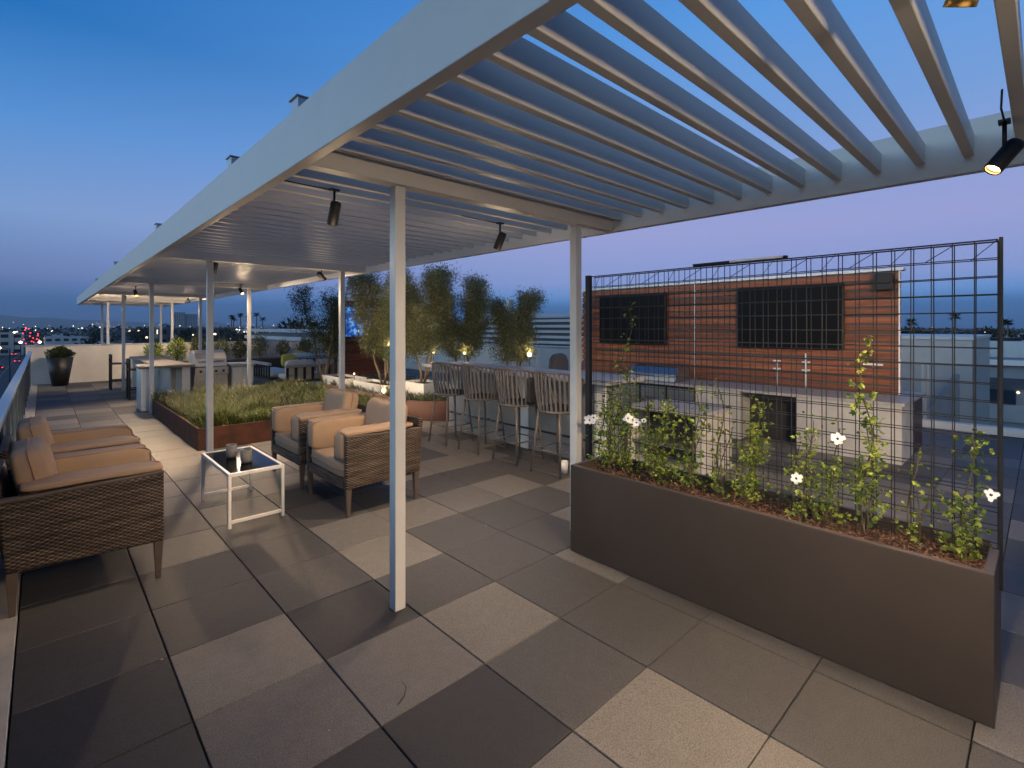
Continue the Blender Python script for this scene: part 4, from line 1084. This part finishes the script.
building('low_building',26,34,6,12,GZ,-1.5,'grey flat-roofed building behind the white rooftop block','bwall',floors=3)
mb = MB(); mb.box(18,200,-60,-14.2,GZ+.004,GZ+.04)
tag(mb.build('side_street', M['asphalt']), 'dark parking street right of the terrace', None, kind='structure')
# striped parking structure behind
t = thing('parking_structure', 'long parking building with horizontal bands behind the olive trees', 'building', (45,70,GZ))
mb = MB(); mb.box(22,95,52,80,GZ,.8)
mb.build('deck_slab', M['bdark'], t)
for k in range(8):
    z = 1.0-k*.95; mb = MB(); mb.box(21.6,95.4,51.5,51.98,z,z+.42) ; mb.box(21.5,21.98,51.99,80,z,z+.42); mb.build('facade_band', M['bwall'], t)
t = thing('banded_building', 'teal banded facade right of the olive trees, before the post', 'building', (50,35,GZ))
mb = MB(); mb.box(38,70,28,46,GZ,2.6); mb.build('wall', M['bdark'], t)
for k in range(9):
    z = 2.7-k*.55; mb = MB(); mb.box(37.6,37.98,27.5,46,z,z+.26); mb.box(37.6,70,27.4,27.95,z,z+.26); mb.build('facade_band', M['bwall'], t)
mb = MB(); mb.box(41.2,42,44.4,45.2,2.7,5.0); tag(mb.build('chimney', M['wall'], loc=(41.6,44.8,2.7)), 'small white vertical chimney on the banded building', 'chimney')

# avenue on the left
mb = MB(); mb.box(-26,-5,-30,1600,GZ+.004,GZ+.03)
tag(mb.build('road', M['asphalt']), 'dark avenue running away below the left railing', None, kind='structure')
mb = MB(); mb.box(-4.99,-1.2,-30,1600,GZ+.004,GZ+.14); mb.box(-31,-26.01,-30,1600,GZ+.004,GZ+.14)
tag(mb.build('pavement', M['conc']), 'pale pavement beside the avenue', None, kind='structure')
mb = MB()
for X in (-19.5,-12,-8.5):
    for k in range(0,100): mb.box(X-.08,X+.08,-20+k*9,-16+k*9,GZ+.034,GZ+.038)
tag(mb.build('lane_marking', M['marking']), 'white dashed lane lines on the avenue', None, kind='structure')
carcols = [mat('car_paint_silver',(.35,.36,.38),.3,.5,.05),mat('car_paint_dark',(.03,.035,.05),.3,.4,.05),mat('car_paint_white',(.6,.6,.6),.3,.1,.05)]
def car(label, mt):
    t = thing('car', label, 'car', (0,0,0), 0, 'cars on the avenue')
    mb = MB(); mb.hexa([(-.9,-2.2,.3),(.9,-2.2,.3),(.9,2.2,.3),(-.9,2.2,.3),(-.85,-2.2,.9),(.85,-2.2,.9),(.85,2.15,.85),(-.85,2.15,.85)]); mb.build('body', mt, t, False, bevel=.12)
    mb = MB(); mb.hexa([(-.8,-1.6,.9),(.8,-1.6,.9),(.8,1.2,.9),(-.8,1.2,.9),(-.62,-1.1,1.42),(.62,-1.1,1.42),(.62,.5,1.42),(-.62,.5,1.42)]); mb.build('cabin', M['band'], t, False, bevel=.06)
    for sx in (-.85,.85):
        for sy in (-1.4,1.4):
            mb = MB(); mb.tube([(sx-.1,sy,.33),(sx+.1,sy,.33)],.33,14); mb.build('wheel', M['black'], t, False)
    for sx in (-.65,.65):
        mb = MB(); mb.box(sx-.18,sx+.18,-2.24,-2.2,.6,.8); mb.build('tail_light', M['redlit'], t, False)
        mb = MB(); mb.box(sx-.16,sx+.16,2.16,2.21,.55,.75); mb.build('headlight', M['head'], t, False)
    return t
cr = [car('silver car on the avenue below the railing',carcols[0]),car('dark car on the avenue below the railing',carcols[1]),car('white car on the avenue below the railing',carcols[2])]
k = 0
for y, X, d in ((70,-10,0),(96,-14,1),(120,-7,0),(150,-10,0),(178,-14.5,0),(165,-18,1),(205,-22,1),(230,-10,0),(240,-18,1),(270,-7,0),(300,-14,0),(340,-10,0),(380,-18,1),(430,-10,0),(480,-7,0),(520,-14,0)):
    o = cr[k] if k < 3 else copy_tree(cr[k % 3])
    o.location = (X,y,GZ+.04); o.rotation_euler = (0,0,PI if d else 0); k += 1
# city blocks: left of avenue and ahead
g1 = 'low city buildings along the avenue'
for k in range(16):
    y = 60+k*42+rr.uniform(-6,6); w = rr.uniform(18,30); h = rr.uniform(5,12.0)
    building('street_building',-34-w,-34,y,y+rr.uniform(22,34),GZ,GZ+h,'dark low building on the far side of the avenue',rr.choice(['bwall','bdark','bwall']),g1,2,.06)
for k in range(16):
    y = 62+k*46+rr.uniform(-6,6); w = rr.uniform(14,26); h = rr.uniform(3.5,9.0)
    building('street_building',1,1+w,y,y+rr.uniform(20,34),GZ,GZ+h,'pale low roof beyond the far parapet, right of the avenue',rr.choice(['wall','bwall','wall']),'pale roofs beyond the far parapet',2,.05)
for k in range(34):
    a = R(rr.uniform(-6,52)); D = rr.uniform(260,900); x = D*math.sin(a); y = D*math.cos(a); w = rr.uniform(20,46); h = rr.uniform(7,14) if D < 600 else rr.uniform(9,18)
    if x < 30 and y < 900 and x > -32: continue
    building('city_building',x,x+w,y,y+w*.8,GZ,GZ+h,'distant dark city building on the flat plain ahead',rr.choice(['bwall','bdark','wall']),'distant city buildings ahead',3,.07)
for k in range(20):
    a = R(rr.uniform(62,98)); D = rr.uniform(120,700); x = D*math.sin(a); y = D*math.cos(a); w = rr.uniform(18,40); h = rr.uniform(6,10.5)
    building('city_building',x,x+w,y,y+w*.8,GZ,GZ+h,'distant low building beyond the right glass rail',rr.choice(['bwall','bdark','wall']),'distant low buildings on the right',3,.04)
building('office_tower',212,237,1340,1370,GZ,35,'tall distant twin-topped office tower seen under the pergola','bwall',floors=16,lit=0)
building('office_tower',239,262,1345,1370,GZ,31,'slightly lower distant office tower beside the taller one','bwall',floors=15,lit=0)
# red lit facade at the end of the street
t = thing('traffic_signal_cluster', 'cluster of glowing red traffic lights at the end of the avenue', 'lights', (-3,260,GZ))
mb = MB()
rq = random.Random(8)
for k in range(3): mb.tube([(-5+k*2.2,262+k,GZ),(-5+k*2.2,262+k,1.5-k)],.12,6)
pole = mb.build('pole', M['black'], t)
for k in range(15):
    x = -5.6+rq.uniform(0,4.6); z = rq.uniform(-4.6,1.6); mb = MB(); mb.lathe([(.001,-.22),(.22,0),(.001,.22)],(x,260+rq.uniform(-2,2),z),8); mb.build('red_lamp', M['redlit'], t)
t = thing('street_lamp', 'bright warm street lamp at the left edge of the view', 'street lamp', (-9,125,GZ))
mb = MB(); mb.tube([(-4.2,125,GZ),(-4.2,125,-2.2),(-5.4,125,-1.9)],.09,6); mb.build('pole', M['black'], t)
mb = MB(); mb.lathe([(.001,-.3),(.34,0),(.001,.3)],(-5.5,125,-2.0),10); mb.build('lamp', M['bulb'], t)

# hills
mb = MB(); nx = 60; rows = []
for r_ in range(2):
    for i in range(nx+1):
        a = R(-25+i*1.5); D = 6500+r_*1200; hgt = (120*max(0,1-abs(i*1.5-20)/30)+90*noise.noise(Vector((i*.35,0,3)))+45*noise.noise(Vector((i*1.1,0,9))))
        hgt = max(0,hgt)*(.15 if False else 1)
        if r_ == 0: mb.v.append((D*math.sin(a),D*math.cos(a),GZ))
        else: mb.v.append((D*math.sin(a),D*math.cos(a),GZ+hgt*1.0))
for i in range(nx): mb.face([i,i+1,nx+1+i+1,nx+1+i],0,True)
tag(mb.build('hills', M['hill']), 'low hazy hills on the left horizon', None, kind='structure')

# far trees
def fartree(x,y,h,w,label,group,seed,n=420,L=None):
    rq = random.Random(seed); t = thing('far_tree', label, 'tree', (x,y,GZ), 0, group)
    mb = MB(); mb.tube([(x,y,GZ),(x+rq.uniform(-.3,.3),y,GZ+h*.45),(x+rq.uniform(-.5,.5),y,GZ+h*.7)],[.35,.25,.12],6)
    for k in range(4):
        a = rq.uniform(0,6.3); mb.tube([(x,y,GZ+h*.4),(x+math.cos(a)*w*.3,y+math.sin(a)*w*.3,GZ+h*.68)],[.16,.06],5)
    mb.build('trunk', M['bark'], t)
    mb = MB(); L = L or h*.09
    for c in range(9):
        a = rq.uniform(0,6.3); q = rq.uniform(0,.36)*w; cz = GZ+h*rq.uniform(.45,.88)
        cc = (x+math.cos(a)*q, y+math.sin(a)*q, cz); cr_ = w*rq.uniform(.16,.3)
        bush(mb, cc, cr_, n//9, rq, L, .75)
    mb.build('crown', M['farleaf'], t)
i = 0
rq = random.Random(55)
for k in range(46):      # behind pergola, centre and right horizon belts
    a = R(8+k*1.98+rq.uniform(-.6,.6)); D = rq.uniform(95,190)
    h = 12+1.65+D*rq.uniform(-.022,.006)
    if 19 < math.degrees(a) < 62: h = 12+1.65+D*rq.uniform(.0,.02); 
    fartree(D*math.sin(a),D*math.cos(a),h,h*.85,'dark tree in the belt along the horizon','dark trees along the horizon',100+k,900,1.1)
for k, (x,y,h) in enumerate(((7.5,118,12.6),(-33,150,14),(-31,190,15),(-32,240,16),(-30,320,18),(-29,420,20),(24,210,14.5),(32,260,15.5),(44,300,16),(20,330,15.5))):
    fartree(x,y,h,9 if k else 8.5,['round street-lit tree just above the tapered planter','dark tree lining the avenue'][min(k,1)],None if k == 0 else 'dark trees lining the avenue',300+k,1100,.8)
for k, (px_, D, z) in enumerate(((911,105,2.6),(955,110,3.9),(1003,120,2.8),(1008,124,2.7),(231,170,5.0),(240,165,5.5),(248,175,4.6),(256,180,6.0),(262,185,4.6),(233,190,4.4),(585,160,4.0))):
    tt = (px_-512)/500; a = R(43.2); dx = math.sin(a)+tt*math.cos(a); dy = math.cos(a)-tt*math.sin(a)
    x, y = dx*D, dy*D; t = thing('palm_tree', 'slim palm silhouette on the horizon', 'palm', (x,y,GZ), 0, 'palms on the horizon')
    mb = MB(); mb.tube([(x,y,GZ),(x+.2,y,z)],[.28,.16],6); mb.build('trunk', M['bark'], t)
    mb = MB()
    for q in range(46):
        b = rq.uniform(0,6.3); e_ = rq.uniform(-.7,1.0); mb.leaf((x+.2,y,z),(math.cos(b),math.sin(b),e_),(0,0,1),rq.uniform(1.1,1.8),.45)
    mb.build('crown', M['farleaf'], t)
# continuous far woodland
mb = MB()
for k in range(15000):
    a = R(rq.uniform(-12,112)); D = rq.uniform(420,1000)
    z = GZ+rq.random()**.8*(12.5+D*.0035)*(.75+.4*noise.noise(Vector((a*14,D*.004,0))))
    mb.leaf((D*math.sin(a),D*math.cos(a),z),(rq.gauss(0,1),rq.gauss(0,1),rq.gauss(0,.4)),(rq.gauss(0,1),rq.gauss(0,1),1),rq.uniform(2.5,5),rq.uniform(2,3.5))
tag(mb.build('woodland', M['farleaf'], loc=(400,400,GZ)), 'dark far-off woodland across the city plain', 'woodland', kind='stuff')
# city glitter: street lamps far away
gl = [thing('street_lamp','tiny warm light far away in the city','street lamp',(0,0,0),0,'tiny lights of the distant city')]
mb = MB(); mb.tube([(0,0,0),(0,0,8)],.12,5); mb.build('pole', M['black'], gl[0], False)
mb = MB(); mb.lathe([(.001,7.6),(.55,8.1),(.001,8.6)],(0,0,0),8); mb.build('lamp', emat('far_lamp',(1,.8,.55),7), gl[0], False)
for k in range(150):
    a = R(rq.uniform(-4,24)) if k < 125 else R(rq.uniform(60,95)); D = rq.uniform(230,1100) if k % 2 else rq.uniform(900,2400); o = gl[0] if k == 0 else copy_tree(gl[0])
    o.location = (D*math.sin(a), D*math.cos(a), GZ+D*.010*rq.random())

# haze
HAZE = True
if HAZE:
    mb = MB(); mb.box(-3500,8000,-3500,8000,GZ-2,170)
    hm = bpy.data.materials.new('haze_air'); hm.use_nodes = True; hn = hm.node_tree
    hn.nodes.remove(hn.nodes['Principled BSDF']); v = hn.nodes.new('ShaderNodeVolumePrincipled')
    v.inputs['Color'].default_value = (.75,.85,1,1); v.inputs['Density'].default_value = .00013
    hn.links.new(v.outputs[0], hn.nodes['Material Output'].inputs['Volume'])
    tag(mb.build('haze', hm), 'thin blue evening haze over the city', 'haze', kind='stuff')

# dim afterglow from the west (already set sun)
ld = bpy.data.lights.new('afterglow','SUN'); lo = bpy.data.objects.new('afterglow', ld); COL.objects.link(lo)
ld.energy = .12; ld.angle = R(60); ld.color = (.75,.85,1); lo.rotation_euler = Vector((.9,.35,-.45)).to_track_quat('-Z','Y').to_euler()
